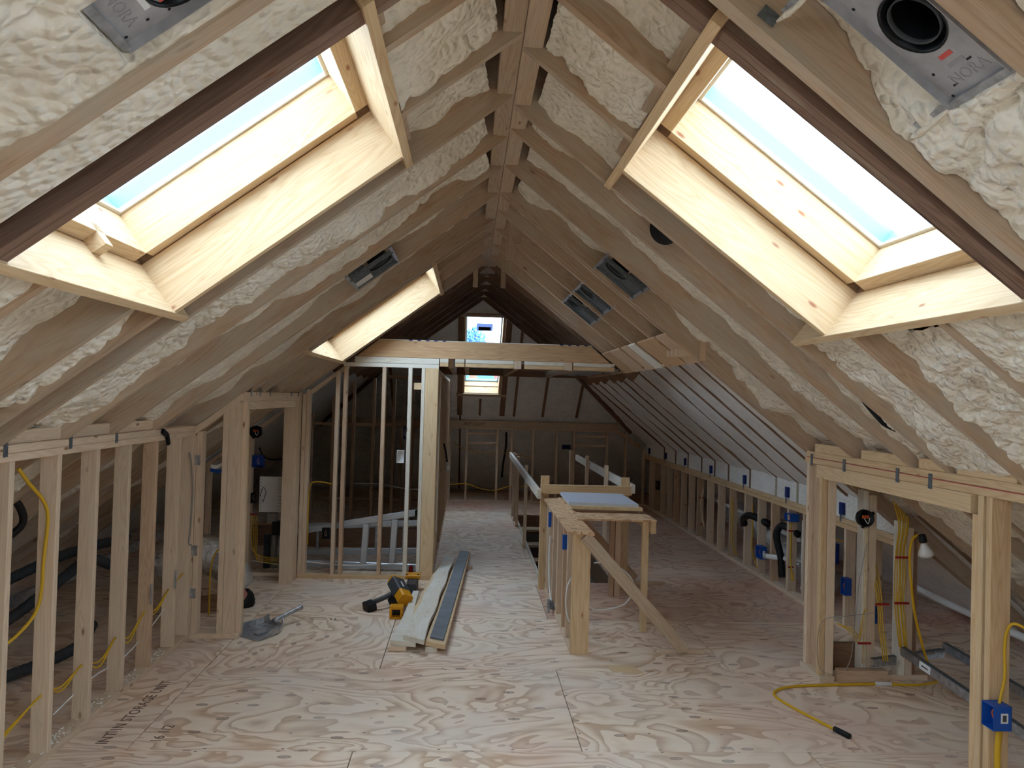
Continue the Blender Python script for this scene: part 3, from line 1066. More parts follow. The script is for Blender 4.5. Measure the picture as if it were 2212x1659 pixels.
slab('pane', [HP(HS_X0, HS_Y0, .30), HP(HS_X1, HS_Y0, .30), HP(HS_X1, HS_Y1, .30), HP(HS_X0, HS_Y1, .30)], hn * .004, M['glass'], fr)
slab('pane_sticker', [HP(.10, 12.13, .292), HP(.36, 12.13, .292), HP(.36, 12.26, .292), HP(.10, 12.26, .292)], hn * .0006, M['sticker'], fr)
slab('sticker_band', [HP(.13, 12.19, .290), HP(.33, 12.19, .290), HP(.33, 12.25, .290), HP(.13, 12.25, .290)], hn * .0006, M['sticker_band'], fr)
for k in range(5):
    x = .15 + .034 * k
    slab('sticker_print', [HP(x, 12.205, .288), HP(x + .022, 12.205, .288), HP(x + .022, 12.235, .288), HP(x, 12.235, .288)], hn * .0006, M['sticker_print'], fr)
portal('window_4_portal', HP(.22, 12.5, .33), hn, .56, 1.7, (1, 0, 0))

# ------------------------------------------------------------------ walls
SW, SD = 0.038, 0.089
# left knee wall
wl_ = emp('wall_left', (-2.09, 2, 0), kind='structure')
XL = -2.044
bar('bottom_plate', XL - SD, XL, -2.5, 5.93, 0, .038, M['stud'], wl_)
for z in (1.520, 1.559):
    bar('top_plate', XL - SD, XL, -2.5, 5.93, z, z + .038, M['stud'], wl_)
ys = [4.007 + .4064 * k for k in range(-16, 5)] + [5.905]
for k, y in enumerate(ys):
    mm = M['stud_brown'] if abs(y - 5.226) < .05 else M['stud']
    bar('stud', XL - SD, XL, y - .019, y + .019, .038, 1.52, mm, wl_)
for y in (3.54, 4.10, 4.62):
    bar('tie_strap', XL, XL + .002, y - .016, y + .016, 1.545, 1.635, M['strap'], wl_, bev=0)
for a, b in ((2.43, 2.98), (3.04, 3.47), (3.52, 4.04), (4.08, 4.57), (4.61, 5.18)):
    bar('rafter_block', XL - .06, XL - .02, a, b, 1.598, 1.66, M['stud'], wl_)
bar('nail_plate', XL - .002, XL + .002, 5.19, 5.222, .45, .58, M['galv'], wl_, bev=0)
bar('nail_plate', XL - .002, XL + .002, 5.605, 5.64, .45, .58, M['galv'], wl_, bev=0)

# return piece and door wall on the left
wr = emp('wall_left_return', (-1.85, 5.97, 0), kind='structure')
bar('bottom_plate', -2.035, -1.68, 5.93, 6.02, 0, .038, M['stud'], wr)
for x in (-2.058, -2.013):
    bar('stud', x - .021, x + .021, 5.932, 6.02, .0 if x < -2.04 else .038, 1.52 + .75 * (x + 2.06), M['stud'], wr)
bar('stud', -1.845, -1.802, 5.932, 6.02, .038, 1.73, M['stud'], wr)
bar('stud', -1.800, -1.715, 5.930, 6.02, .038, 1.78, M['stud'], wr)
board('sloped_plate', (-2.10, 5.975, 1.52), (-1.70, 5.975, 1.83), .089, .045, (-.6, 0, .8), M['stud'], wr)
for z in (.30, .62, 1.30):
    bar('nail_plate', -2.050, -2.003, 5.928, 5.931, z, z + .075, M['galv'], wr, bev=0)
dw = emp('door_1', (-1.72, 6.8, 0), kind='structure')
bar('jamb_stud', -1.769, -1.68, 5.99, 6.026, .0, 1.86, M['stud'], dw)
bar('jamb_stud', -1.769, -1.682, 6.028, 6.064, .0, 1.72, M['pale2'], dw)
bar('jamb_stud', -1.80, -1.682, 7.66, 7.70, .0, 1.72, M['stud'], dw)
bar('jamb_stud', -1.775, -1.68, 7.702, 7.775, .0, 1.86, M['stud'], dw)
bar('jamb_stud', -1.765, -1.676, 7.777, 7.875, .0, 1.90, M['stud'], dw)
bar('header', -1.765, -1.69, 6.064, 7.66, 1.725, 1.79, M['stud'], dw)
bar('top_plate', -1.77, -1.68, 5.95, 7.93, 1.79, 1.862, M['stud'], dw)
for y in (6.05, 6.3, 6.62, 7.4, 7.7):
    bar('tie_strap', -1.68, -1.678, y, y + .03, 1.83, 1.90, M['strap'], dw, bev=0)

# closet wall facing the room
wc = emp('wall_closet', (-1.0, 7.92, 0), kind='structure')
CY = 7.88
bar('bottom_plate', -1.676, -.31, CY, CY + SD, 0, .04, M['pale2'], wc)
bar('bottom_plate', -2.75, -1.80, CY + .05, CY + .14, 0, .04, M['stud'], wc)
for x0, x1, zt, m in ((-1.672, -1.634, 1.86, 'stud'), (-1.632, -1.594, 1.9, 'stud'), (-1.345, -1.307, 2.09, 'stud'), (-1.268, -1.230, 2.15, 'stud_brown'),
                      (-.880, -.842, 2.15, 'stud_brown'), (-.617, -.577, 2.15, 'primed'), (-.482, -.446, 2.15, 'primed')):
    bar('stud', x0, x1, CY + .002, CY + SD, .04, zt, M[m], wc)
bar('corner_post', -.444, -.31, CY, CY + .04, .04, 2.15, M['pale'], wc)
bar('corner_post', -.444, -.31, CY + .042, CY + SD, .04, 2.15, M['stud'], wc)
bar('top_plate', -1.27, -.31, CY, CY + SD, 2.15, 2.190, M['primed'], wc)
bar('top_plate', -1.16, -.31, CY, CY + SD, 2.192, 2.253, M['primed'], wc)
for x in (-2.19, -2.60):
    bar('stud', x - .02, x + .02, CY + .05, CY + .14, .04, 3.131 + .75 * x - .05, M['stud'], wc)
bar('closet_block', -.56, -.485, CY + .03, CY + .07, 1.93, 2.0, M['pale'], wc)
board('sloped_plate', (-2.75, CY + .095, 3.131 - .75 * 2.75 - .06), (-1.24, CY + .095, 3.131 - .75 * 1.24 - .05), .089, .04, (-.6, 0, .8), M['stud'], wc)
# closet side wall along the passage
wsd = emp('wall_passage', (-.36, 10.5, 0), kind='structure')
bar('bottom_plate', -.40, -.31, 7.97, 13.7, 0, .04, M['stud'], wsd)
bar('top_plate', -.40, -.31, 7.97, 12.8, 2.11, 2.15, M['stud'], wsd)
bar('stud', -.40, -.312, 7.971, 8.05, .04, 2.11, M['stud_brown'], wsd)
bar('stud', -.40, -.312, 8.06, 8.098, .04, 2.11, M['stud'], wsd)
for k in range(1, 13):
    y = 8.05 + .42 * k
    bar('stud', -.40, -.312, y, y + .038, .04, min(2.11, HPz(y) - .06), M['stud_brown'], wsd)
slab('drywall_panel', [(-.415, 8.6, .05), (-.415, 8.6, 2.1), (-.415, 12.8, 2.1), (-.415, 13.6, 1.5), (-.415, 13.6, .05)], (.012, 0, 0), M['rust'], wsd)
bar('drywall_edge', -.31, -.298, 8.35, 8.37, .4, 2.08, M['primed'], wsd)
# studs at the back of the closet
wb = emp('wall_closet_back', (-1.3, 10.9, 0), kind='structure')
bar('bottom_plate', -2.9, -.42, 10.9, 10.99, 0, .04, M['stud_brown'], wb)
bar('top_plate', -1.2, -.42, 10.9, 10.99, 2.1, 2.15, M['stud_brown'], wb)
for x in (-2.5, -2.2, -1.9, -1.62, -1.34, -1.06, -.80, -.56):
    bar('stud', x, x + .038, 10.9, 10.99, .04, min(2.1, WPz(mx(x)) - .1), M['stud_brown'], wb)
bar('cross_rail', -2.5, -.5, 10.92, 10.96, 1.42, 1.46, M['stud_brown'], wb)
bar('threshold_board', -2.6, -.42, 9.5, 9.54, 0, .24, M['rust'], wb)

# right wall by the niche
XR = 2.45
wR = emp('wall_right', (2.5, 3, 0), kind='structure')
bar('bottom_plate', XR - .01, XR + .09, 5.13, 5.45, 0, .04, M['stud'], wR)
bar('corner_post', XR, XR + SD, 5.385, 5.425, .04, 1.485, M['stud'], wR)
bar('corner_post', XR + .035, XR + SD, 5.20, 5.383, .04, 1.485, M['stud_brown'], wR)
bar('corner_post', XR - .012, XR + .03, 5.155, 5.198, .04, 1.39, M['pale2'], wR)
bar('corner_post', XR + .032, XR + .09, 5.150, 5.198, .04, 1.39, M['stud'], wR)
bar('header', XR - .004, XR + .034, 3.605, 5.26, 1.375, 1.468, M['pale'], wR)
bar('header', XR + .04, XR + SD, 3.605, 5.26, 1.375, 1.468, M['stud'], wR)
bar('top_plate', XR - .006, XR + SD, -2.5, 5.44, 1.470, 1.510, M['pale2'], wR)
bar('top_plate', XR - .004, XR + SD, -2.5, 5.42, 1.512, 1.552, M['pale2'], wR)
bar('chalk_line', XR - .0075, XR - .004, 2.6, 5.42, 1.5075, 1.512, M['redline'], wR, bev=0)
bar('jamb_stud', XR, XR + SD, 3.562, 3.600, .0, 1.374, M['pale2'], wR)
bar('jamb_stud', XR, XR + SD, 3.522, 3.560, .0, 1.47, M['pale'], wR)
bar('jamb_stud', XR + .02, XR + .07, 3.502, 3.520, .04, 1.47, M['rust'], wR)
bar('stud', XR, XR + .10, 3.462, 3.500, .0, 1.47, M['pale2'], wR)
for k in range(1, 14):
    y = 3.46 - .4064 * k
    bar('stud', XR, XR + SD, y, y + .038, .04, 1.47, M['stud'], wR)
bar('bottom_plate', XR, XR + SD, -2.5, 3.46, 0, .04, M['stud'], wR)
for y in (5.33, 4.86, 4.24, 3.93, 3.17):
    bar('tie_strap', XR - .0095, XR - .0065, y - .016, y + .016, 1.455, 1.535, M['strap'], wR, bev=0)
for a, b in ((2.6, 3.15), (3.3, 3.72), (3.8, 4.05), (4.15, 4.66), (4.78, 5.3)):
    bar('rafter_block', XR + .0, XR + .04, a, b, 1.552, 1.61, M['pale2'], wR)
# stub wall closing the niche
wN = emp('wall_niche', (2.9, 5.2, 0), kind='structure')
bar('bottom_plate', 2.56, 3.22, 5.17, 5.26, 0, .04, M['stud'], wN)
bar('stud', 2.745, 2.783, 5.172, 5.26, .04, 1.30, M['primed'], wN)
bar('stud', 2.785, 2.84, 5.172, 5.26, .04, 1.27, M['stud'], wN)
bar('stud', 3.01, 3.05, 5.16, 5.26, .04, 1.09, M['primed'], wN)
bar('stud', 3.052, 3.10, 5.16, 5.26, .04, 1.05, M['stud'], wN)
bar('stud', 3.11, 3.14, 5.18, 5.26, .04, 1.02, M['rust'], wN)
bar('stub_block', 2.56, 2.90, 5.10, 5.165, 0, .09, M['stud_brown'], wN)
bar('stub_block', 2.56, 2.86, 5.28, 5.32, .0, .22, M['rust'], wN)
# far right knee wall
wF = emp('wall_right_far', (3.25, 9, 0), kind='structure')
XF = 3.2
bar('bottom_plate', XF, XF + SD, 5.3, 13.75, 0, .04, M['stud'], wF)
bar('top_plate', XF - .002, XF + SD, 5.3, 13.75, .85, .889, M['pale2'], wF)
bar('top_plate', XF - .002, XF + SD, 5.3, 13.75, .891, .93, M['pale2'], wF)
bar('foam_band', XF + .02, XF + .06, 5.5, 13.8, .93, 1.16, M['foam_white'], wF)
for k, y in enumerate([5.50, 5.90, 6.31, 6.70, 7.11, 7.47, 7.88, 8.25, 8.66, 9.16, 9.59, 10.03, 10.48, 10.88, 11.29, 11.68, 12.09, 12.49, 12.91, 13.30]):
    bar('stud', XF, XF + SD, y, y + .038, .04, .85, M['stud'] if k % 3 else M['stud_brown'], wF)
for y in (13.39, 12.27, 11.16, 9.95, 8.72, 7.53, 6.4):
    bar('tie_strap', XF - .006, XF + .018, y - .03, y + .03, .96, 1.06, M['blue_dark'], wF, bev=0)
    bar('tie_strap', XF - .004, XF - .002, y - .01, y + .02, .90, .97, M['strap'], wF, bev=0)
for y in (6.85, 7.31, 7.83, 8.57, 9.29, 9.82, 10.38, 11.03, 11.70, 12.39):
    bar('stud_tail', XF + .008, XF + .022, y - .014, y + .014, .93, 1.13, M['rust'] if y > 8 else M['foam_dull'], wF)
# knee wall at the far end
wE = emp('wall_front', (1.2, 13.8, 0), kind='structure')
EY = 13.75
bar('bottom_plate', -2.6, 3.2, EY, EY + SD, 0, .04, M['stud'], wE)
bar('top_plate', -2.4, 2.76, EY - .002, EY + SD, 1.30, 1.345, M['stud'], wE)
bar('top_plate', -2.4, 2.72, EY, EY + SD, 1.347, 1.455, M['stud'], wE)
board('sloped_plate', (2.70, EY + .04, 1.33), (3.12, EY + .04, 1.05), .089, .05, (.55, 0, .83), M['stud_brown'], wE)
for x0, x1 in ((-2.2, -2.16), (-1.7, -1.66), (-1.2, -1.16), (-.75, -.71), (-.33, -.285), (-.022, .014), (.52, .558), (.775, .813), (1.165, 1.203), (1.59, 1.628), (1.90, 1.94), (2.50, 2.538), (2.845, 2.885)):
    bar('stud', x0, x1, EY + .001, EY + SD, .04, 1.30, M['stud'], wE)
for x0, x1 in ((.014, .52), (1.94, 2.50)):
    for z in (1.20, 1.035):
        bar('window_block', x0, x1, EY + .01, EY + .05, z, z + .04, M['stud'], wE)
bar('corner_stud', 3.16, 3.20, EY - .06, EY + .0, .04, 1.02, M['stud'], wE)
text('pencil_note', 'SKY LIGHT', 0.085, frame((1, 0, 0), (0, -1, 0), (.13, EY - .0008, 1.395)), M['pencil'], wE)
# behind the camera
wbk = emp('wall_back', (0, -2.65, 0), kind='structure')
slab('gable_panel', [(-5.2, -2.62, -.1), (5.5, -2.62, -.1), (5.5, -2.62, .2), (RX, -2.62, 4.05), (-5.2, -2.62, .2)], (0, -.05, 0), M['foam_dull'], wbk)

# ------------------------------------------------------------------ cross beam and dropped ceiling
bm_ = emp('trim_1', (0.2, 7.93, 2.3), kind='structure')
slab('cross_beam', [(-1.14, CY + .0, 2.256), (1.455, CY, 2.256), (1.25, CY, 2.428), (-.93, CY, 2.428)], (0, .09, 0), M['lvl'], bm_)
bar('beam_strip', -.93, 1.27, CY - .002, CY + .09, 2.429, 2.437, M['primed'], bm_, bev=0)
for k in range(10):
    x = (-.62 + .085 * k) if k < 5 else (.70 + .085 * k - .2)
    bar('beam_mark', x, x + .035, CY - .004, CY - .002, 2.428, 2.438, M['blue_dark'], bm_, bev=0)
for x0, x1 in ((-.30, -.215), (-.145, -.05), (-.04, .455), (.565, .98), (1.07, 1.50)):
    bar('plate_block', x0, x1, CY, CY + SD, 2.215, 2.254, M['primed'], bm_)
    bar('plate_block', x0, x1, CY + .003, CY + SD, 2.175, 2.213, M['pale2'], bm_)
for x in (.46, .985):
    bar('joist_end', x, x + .075, CY - .004, CY + .02, 2.172, 2.254, M['stud'], bm_)
cj = emp('trim_2', (0.6, 9.1, 2.2), kind='structure')
for x in (-.215, -.05, .46, 1.03):
    bar('ceiling_joist', x, x + .05, CY + SD, 10.35, 2.165, 2.30, M['stud_brown'], cj)
bar('ceiling_joist', -.40, 1.62, 10.35, 10.39, 2.165, 2.30, M['rust'], cj)
for k in range(4):
    bar('ceiling_lath', .55, 1.00, 8.2 + .5 * k, 8.42 + .5 * k, 2.22, 2.235, M['rust'], cj)
bar('header', 1.605, 1.645, 5.28, 10.35, 2.17, 2.40, M['stud_brown'], cj)
for y0, y1, m in ((5.32, 5.62, 'stud_brown'), (5.66, 6.24, 'lvl'), (6.34, 6.6, 'primed'), (6.62, 6.90, 'stud_brown'), (6.98, 7.46, 'stud_brown'), (7.5, 7.9, 'lvl')):
    slab('soffit_board', [(1.37, y0, 3.389 - .75 * 1.37 - .014), (1.62, y0, 3.389 - .75 * 1.62 - .014), (1.62, y1, 3.389 - .75 * 1.62 - .014), (1.37, y1, 3.389 - .75 * 1.37 - .014)], (0, 0, .014), M[m], cj)
for k in range(3):
    bar('soffit_batten', 1.45, 1.62, 5.33 + .11 * k, 5.36 + .11 * k, 2.205, 2.25, M['stud'], cj)

# ================================================================== THINGS
# ------------------------------------------------------------------ stair guard, table, railing
gd = emp('stair_guard', (.86, 6.6, 0), 'bare lumber half wall with plywood cap and slanting brace beside the stair opening', 'half wall')
bar('bottom_plate', .80, .89, 5.69, 7.52, 0, .038, M['stud'], gd)
bar('end_post', .80, .936, 5.65, 5.688, 0, .885, M['pale2'], gd)
for y in (5.93, 6.20, 6.58, 6.92, 7.28, 7.44):
    bar('stud', .80, .89, y, y + .038, .038, .868, M['stud'] if y != 6.20 else M['stud_brown'], gd)
bar('top_plate', .80, .89, 5.69, 7.52, .868, .884, M['pale2'], gd)
slab('plywood_cap', [(.765, 5.66, .886), (.85, 5.60, .886), (.862, 5.635, .886), (.945, 5.56, .886), (.945, 7.54, .886), (.765, 7.54, .886)], (0, 0, .018), M['ply_top'], gd)
board('brace', (.885, 5.628, .875), (1.645, 5.628, .045), .038, .089, (.74, 0, .67), M['rafter_clean'], gd)
board('brace', (1.02, 7.25, .80), (1.74, 7.80, .06), .038, .10, (.6, .2, .7), M['stud_brown'], gd)
for z0, y in ((.66, 6.93), (.74, 5.95)):
    pass
tp = emp('blue_tape_wrap', (.84, 6.22, .70), 'blue masking tape wrapped round a stud of the half wall under its plywood cap', 'tape')
bar('tape_band', .796, .894, 6.196, 6.242, .66, .78, M['blue_tape'], tp, bev=0)
tp2 = emp('blue_tape_wrap', (.84, 7.3, .66), 'small blue tape patch on the far stud of the half wall', 'tape')
bar('tape_band', .796, .82, 7.276, 7.322, .66, .80, M['blue_tape'], tp2, bev=0)
tb = emp('plywood_table', (1.22, 6.8, 0), 'makeshift plywood worktop on lumber legs standing beside the half wall', 'table')
bar('plywood_top', .90, 1.545, 6.14, 7.46, .905, .920, M['ply_top'], tb)
for a, b_ in ((6.16, 6.20), (7.40, 7.44)):
    pass
bar('side_rail', 1.505, 1.543, 6.15, 7.45, .808, .903, M['pale2'], tb)
bar('leg', 1.45, 1.503, 6.22, 6.26, 0, .90, M['pale'], tb)
bar('leg', 1.40, 1.44, 7.32, 7.41, 0, .90, M['stud_brown'], tb)
bar('leg', 1.445, 1.50, 7.32, 7.36, 0, .90, M['stud'], tb)
bar('leg', .985, 1.02, 7.34, 7.38, 0, .90, M['stud'], tb)
bar('foot_board', 1.55, 2.06, 7.80, 7.88, 0, .038, M['stud'], tb)
wp = emp('white_shelf_panel', (1.19, 6.9, .93), 'white laminated shelf board with pale edges lying on the plywood worktop', 'shelf board')
slab('laminate', [(.885, 6.56, .972), (1.475, 6.50, .972), (1.475, 7.22, .972), (.895, 7.27, .972)], (0, 0, .024), M['white_board'], wp)
slab('edge_board', [(.905, 6.52, .942), (1.505, 6.47, .942), (1.49, 7.10, .942), (.92, 7.15, .942)], (0, 0, .029), M['cream'], wp)
sc = emp('dark_offcut', (1.35, 6.55, .92), 'dark brown offcut strip under the white shelf board', 'offcut')
board('strip', (.95, 6.52, .931), (1.47, 6.50, .931), .05, .020, (0, 0, 1), M['rust'], sc)
rl = emp('stair_railing', (1.18, 7.55, 0), 'rough lumber railing on posts around the open stairwell', 'railing')
board('rail', (.715, 7.46, .945), (.715, 12.55, .945), .038, .089, (0, 0, 1), M['primed'], rl)
board('rail', (.735, 7.53, .99), (1.635, 7.53, .99), .038, .089, (0, 0, 1), M['pale2'], rl)
board('rail', (1.645, 7.5, 1.01), (1.645, 11.45, 1.01), .038, .089, (0, 0, 1), M['primed'], rl)
for x, y, t, z0, m in ((.737, 7.552, 1.115, 0, 'pale2'), (.735, 9.62, 1.035, -.28, 'stud'), (.735, 11.2, 1.02, -.28, 'stud'), (.735, 11.70, 1.02, -.28, 'stud'), (.735, 12.2, 1.0, -.28, 'stud'),
                       (1.535, 7.552, 1.115, 0, 'pale'), (1.585, 8.72, 1.13, 0, 'stud'), (1.585, 10.15, 1.13, 0, 'stud'), (1.585, 11.75, 1.09, 0, 'stud')):
    w = .085 if y < 7.6 else .038
    bar('post', x, x + w, y, y + (.038 if w > .05 else .08), z0, t, M[m], rl)
foot = emp('wood_offcut', (1.64, 5.69, 0), 'short lumber offcut on the floor against the foot of the slanting brace', 'offcut')
bar('offcut_block', 1.48, 1.81, 5.672, 5.71, 0, .036, M['stud'], foot)
scrap = emp('plywood_scrap', (1.13, 5.35, 0), 'thin splintered pale veneer scrap on the floor in front of the half wall', 'scrap')
slab('veneer', [(1.02, 5.42, .001), (1.22, 5.40, .001), (1.26, 5.27, .001), (1.05, 5.29, .001)], (0, 0, .004), M['pale'], scrap)

# ------------------------------------------------------------------ lumber pile, tools on the floor
bk1 = emp('wood_block', (-.45, 5.8, 0), 'small dark lumber block propping the notched white board', 'block')
bar('block_body', -.53, -.40, 5.68, 5.80, 0, .036, M['stud'], bk1)
bk2 = emp('wood_block', (-.21, 5.72, 0), 'pale lumber block propping the rubber-faced plank', 'block')
bar('block_body', -.262, -.175, 5.68, 5.80, 0, .034, M['primed'], bk2)
bk3 = emp('wood_block', (-.12, 8.7, 0), 'lumber block under the far ends of the two long planks', 'block')
bar('block_body', -.28, .10, 8.40, 8.48, 0, .034, M['stud'], bk3)
p1 = emp('notched_board', (-.45, 6.3, .04), 'short whitish board with a tapered notch, leftmost of the lumber by the tools', 'board')
slab('board_body', [(-.515, 5.70, .038), (-.33, 5.66, .038), (-.36, 6.05, .038), (-.405, 6.35, .038), (-.405, 7.15, .038), (-.455, 7.15, .038), (-.475, 6.4, .038)], (0, 0, .036), M['primed'], p1)
p2 = emp('live_edge_plank', (-.25, 7.1, .06), 'long whitewashed plank with rough bark edges in the lumber pile', 'plank')
pts = []
for k in range(13):
    t = k / 12
    pts.append((-.425 + .215 * t + .008 * math.sin(k * 2.1), 5.72 + 2.9 * t))
for k in range(13):
    t = 1 - k / 12
    pts.append((-.275 + .175 * t + .008 * math.sin(k * 1.7), 5.60 + 2.9 * t))
slab('plank_body', [(x, y, .076 if False else .075) for x, y in pts], (0, 0, .034), M['primed'], p2)
bar('bark_chip', -.36, -.30, 6.55, 6.72, .07, .078, M['stud_brown'], p2)
slab('under_board', [(-.43, 6.3, .036), (-.37, 6.25, .036), (-.20, 8.40, .036), (-.26, 8.42, .036)], (0, 0, .037), M['pale'], p2)
p3 = emp('rubber_faced_plank', (-.1, 7.3, .05), 'long plank with a dark grey rubber strip along its top', 'plank')
slab('plank_body', [(-.262, 5.70, .036), (-.115, 5.62, .036), (.075, 8.98, .036), (-.055, 9.03, .036)], (0, 0, .036), M['pale'], p3)
slab('rubber_strip', [(-.232, 5.76, .073), (-.13, 5.70, .073), (.06, 8.94, .073), (-.045, 8.99, .073)], (0, 0, .012), M['rubber'], p3)

tl = emp('cordless_nailer', (-.62, 6.8, 0), 'black and yellow cordless nailing tool lying tilted beside the boards', 'power tool')
mw = frame((.30, -.20, -.04), (.25, .25, .93), (-.565, 6.83, .155))
def tool_part(nm, x0, x1, y0, y1, z0, z1, m, mat_, parent):
    o = bpy.data.objects.new(nm, box_mesh(x1 - x0, y1 - y0, z1 - z0, m, .012))
    put(o, mat_ @ Matrix.Translation(((x0 + x1) / 2, (y0 + y1) / 2, (z0 + z1) / 2)), parent)
    return o
mw = frame((.10, -.20, -.10), (.35, .18, .90), (-.555, 6.86, .155))
tool_part('housing', -.11, .06, -.065, .065, -.055, .05, M['tool_grey'], mw, tl)
tool_part('end_cap', .06, .15, -.06, .06, -.05, .05, M['tool_yellow'], mw, tl)
tool_part('end_cap', -.135, -.11, -.06, .06, -.045, .045, M['tool_yellow'], mw, tl)
tool_part('badge', -.05, .02, -.008, .008, .05, .052, M['paper'], mw, tl)
tube('stem', [(-.60, 6.86, .13), (-.70, 6.80, .09), (-.79, 6.74, .065)], .022, M['tool_grey'], tl, sub=3, seg=8)
mw3 = frame((-.09, -.06, -.02), (0, 0, 1), (-.80, 6.735, .045))
tool_part('foot', -.04, .04, -.055, .055, -.04, .035, M['black'], mw3, tl)
tool_part('magazine', -.02, .14, -.03, .03, -.15, -.055, M['black'], mw, tl)
ch = emp('battery_holder', (-.55, 6.55, 0), 'open yellow plastic battery frame on the floor under the nailing tool', 'battery')
for x in (-.605, -.515):
    bar('side_bar', x, x + .02, 6.49, 6.60, 0, .10, M['tool_yellow'], ch, bev=.006)
bar('top_plate', -.585, -.515, 6.49, 6.60, .08, .10, M['tool_yellow'], ch, bev=.004)
bar('base_plate', -.585, -.515, 6.49, 6.60, 0, .02, M['tool_yellow'], ch, bev=.004)
bar('battery_core', -.583, -.517, 6.54, 6.60, .02, .08, M['black'], ch, bev=.004)
dr = emp('cordless_driver', (-.47, 7.35, 0), 'grey cordless tool with a yellow flat top behind the nailing tool', 'power tool')
bar('body', -.53, -.43, 7.20, 7.50, .0, .12, M['tool_grey'], dr, bev=.015)
bar('top_cover', -.55, -.41, 7.40, 7.52, .121, .16, M['tool_yellow'], dr, bev=.01)
for x in (-.545, -.44):
    bar('screw_cap', x, x + .02, 7.405, 7.425, .16, .165, M['black'], dr)

# dustpan
dp = emp('dustpan', (-1.55, 6.1, 0), 'grey metal dustpan with a long flat handle lying on the plywood floor', 'dustpan')
ax = V((.58, .81, 0))
px = V((.81, -.58, 0))
def PAN(a, p, z):
    return V((-1.555, 6.10, 0)) + ax * a + px * p + V((0, 0, z))
prof = [(-.17, .005, .17), (-.05, .008, .165), (.07, .016, .145), (.12, .030, .115), (.145, .055, .075)]
vs, fs = [], []
cols = [-1, -.96, -.5, 0, .5, .96, 1]
for a, z, w in prof:
    for c in cols:
        side_up = .045 * min(1, max(0, (a + .17) / .12)) if abs(c) == 1 else 0
        vs.append(PAN(a, c * w, z + side_up))
nc = len(cols)
for i in range(len(prof) - 1):
    for k in range(nc - 1):
        fs.append((i * nc + k, i * nc + k + 1, (i + 1) * nc + k + 1, (i + 1) * nc + k))
me_o = meshobj('pan', vs, fs, M['galv'], dp, smooth=False)
md = me_o.modifiers.new('thick', 'SOLIDIFY')
md.thickness = .003
md.offset = 1
tube('handle', [PAN(.13, 0, .05), PAN(.22, 0, .075), PAN(.36, 0, .10), PAN(.41, 0, .108)], .016, M['galv'], dp, sub=3, seg=8, radii=[.03, .018, .018, .022])
tool_part('crumpled_foil', -.045, .045, -.03, .03, 0, .012, M['alu'], frame(ax, (.1, 0, 1), PAN(-.04, .04, .012)), dp)

# ------------------------------------------------------------------ ladder in the closet
ld = emp('step_ladder', (-1.15, 8.35, 0), 'aluminium step ladder lying on its side behind the closet studs', 'ladder')
def rail(a, b):
    board('side_rail', a, b, .028, .07, (0, 0, 1), M['alu'], ld, bev=.008)
rail((-1.78, 8.25, .40), (-.52, 8.25, .625))
rail((-1.78, 8.25, .075), (-.50, 8.25, .045))
rail((-1.74, 8.60, .40), (-.46, 8.60, .46))
rail((-1.74, 8.60, .12), (-.46, 8.60, .15))
for x in (-1.70, -1.06, -.76):
    zt = .40 + (x + 1.78) * .178
    board('step', (x, 8.25, .09), (x + .02, 8.25, zt - .03), .07, .045, (0, 1, 0), M['alu'], ld, bev=.008)
    board('step', (x + .09, 8.60, .14), (x + .09, 8.60, .42), .03, .04, (0, 1, 0), M['galv'], ld, bev=.006)
bar('label_plate', -.50, -.44, 8.235, 8.24, .10, .20, M['paper'], ld)
bar('foot_cap', -.53, -.49, 8.22, 8.28, .59, .65, M['black'], ld)
rl_ = emp('red_spray_can', (-.535, 8.05, 0), 'small red container on the closet floor behind the primed stud', 'can')
lathe('can_body', [(.022, 0), (.022, .09), (.012, .105)], M['red'], rl_, Matrix.Translation((-.545, 8.06, 0)), seg=12)

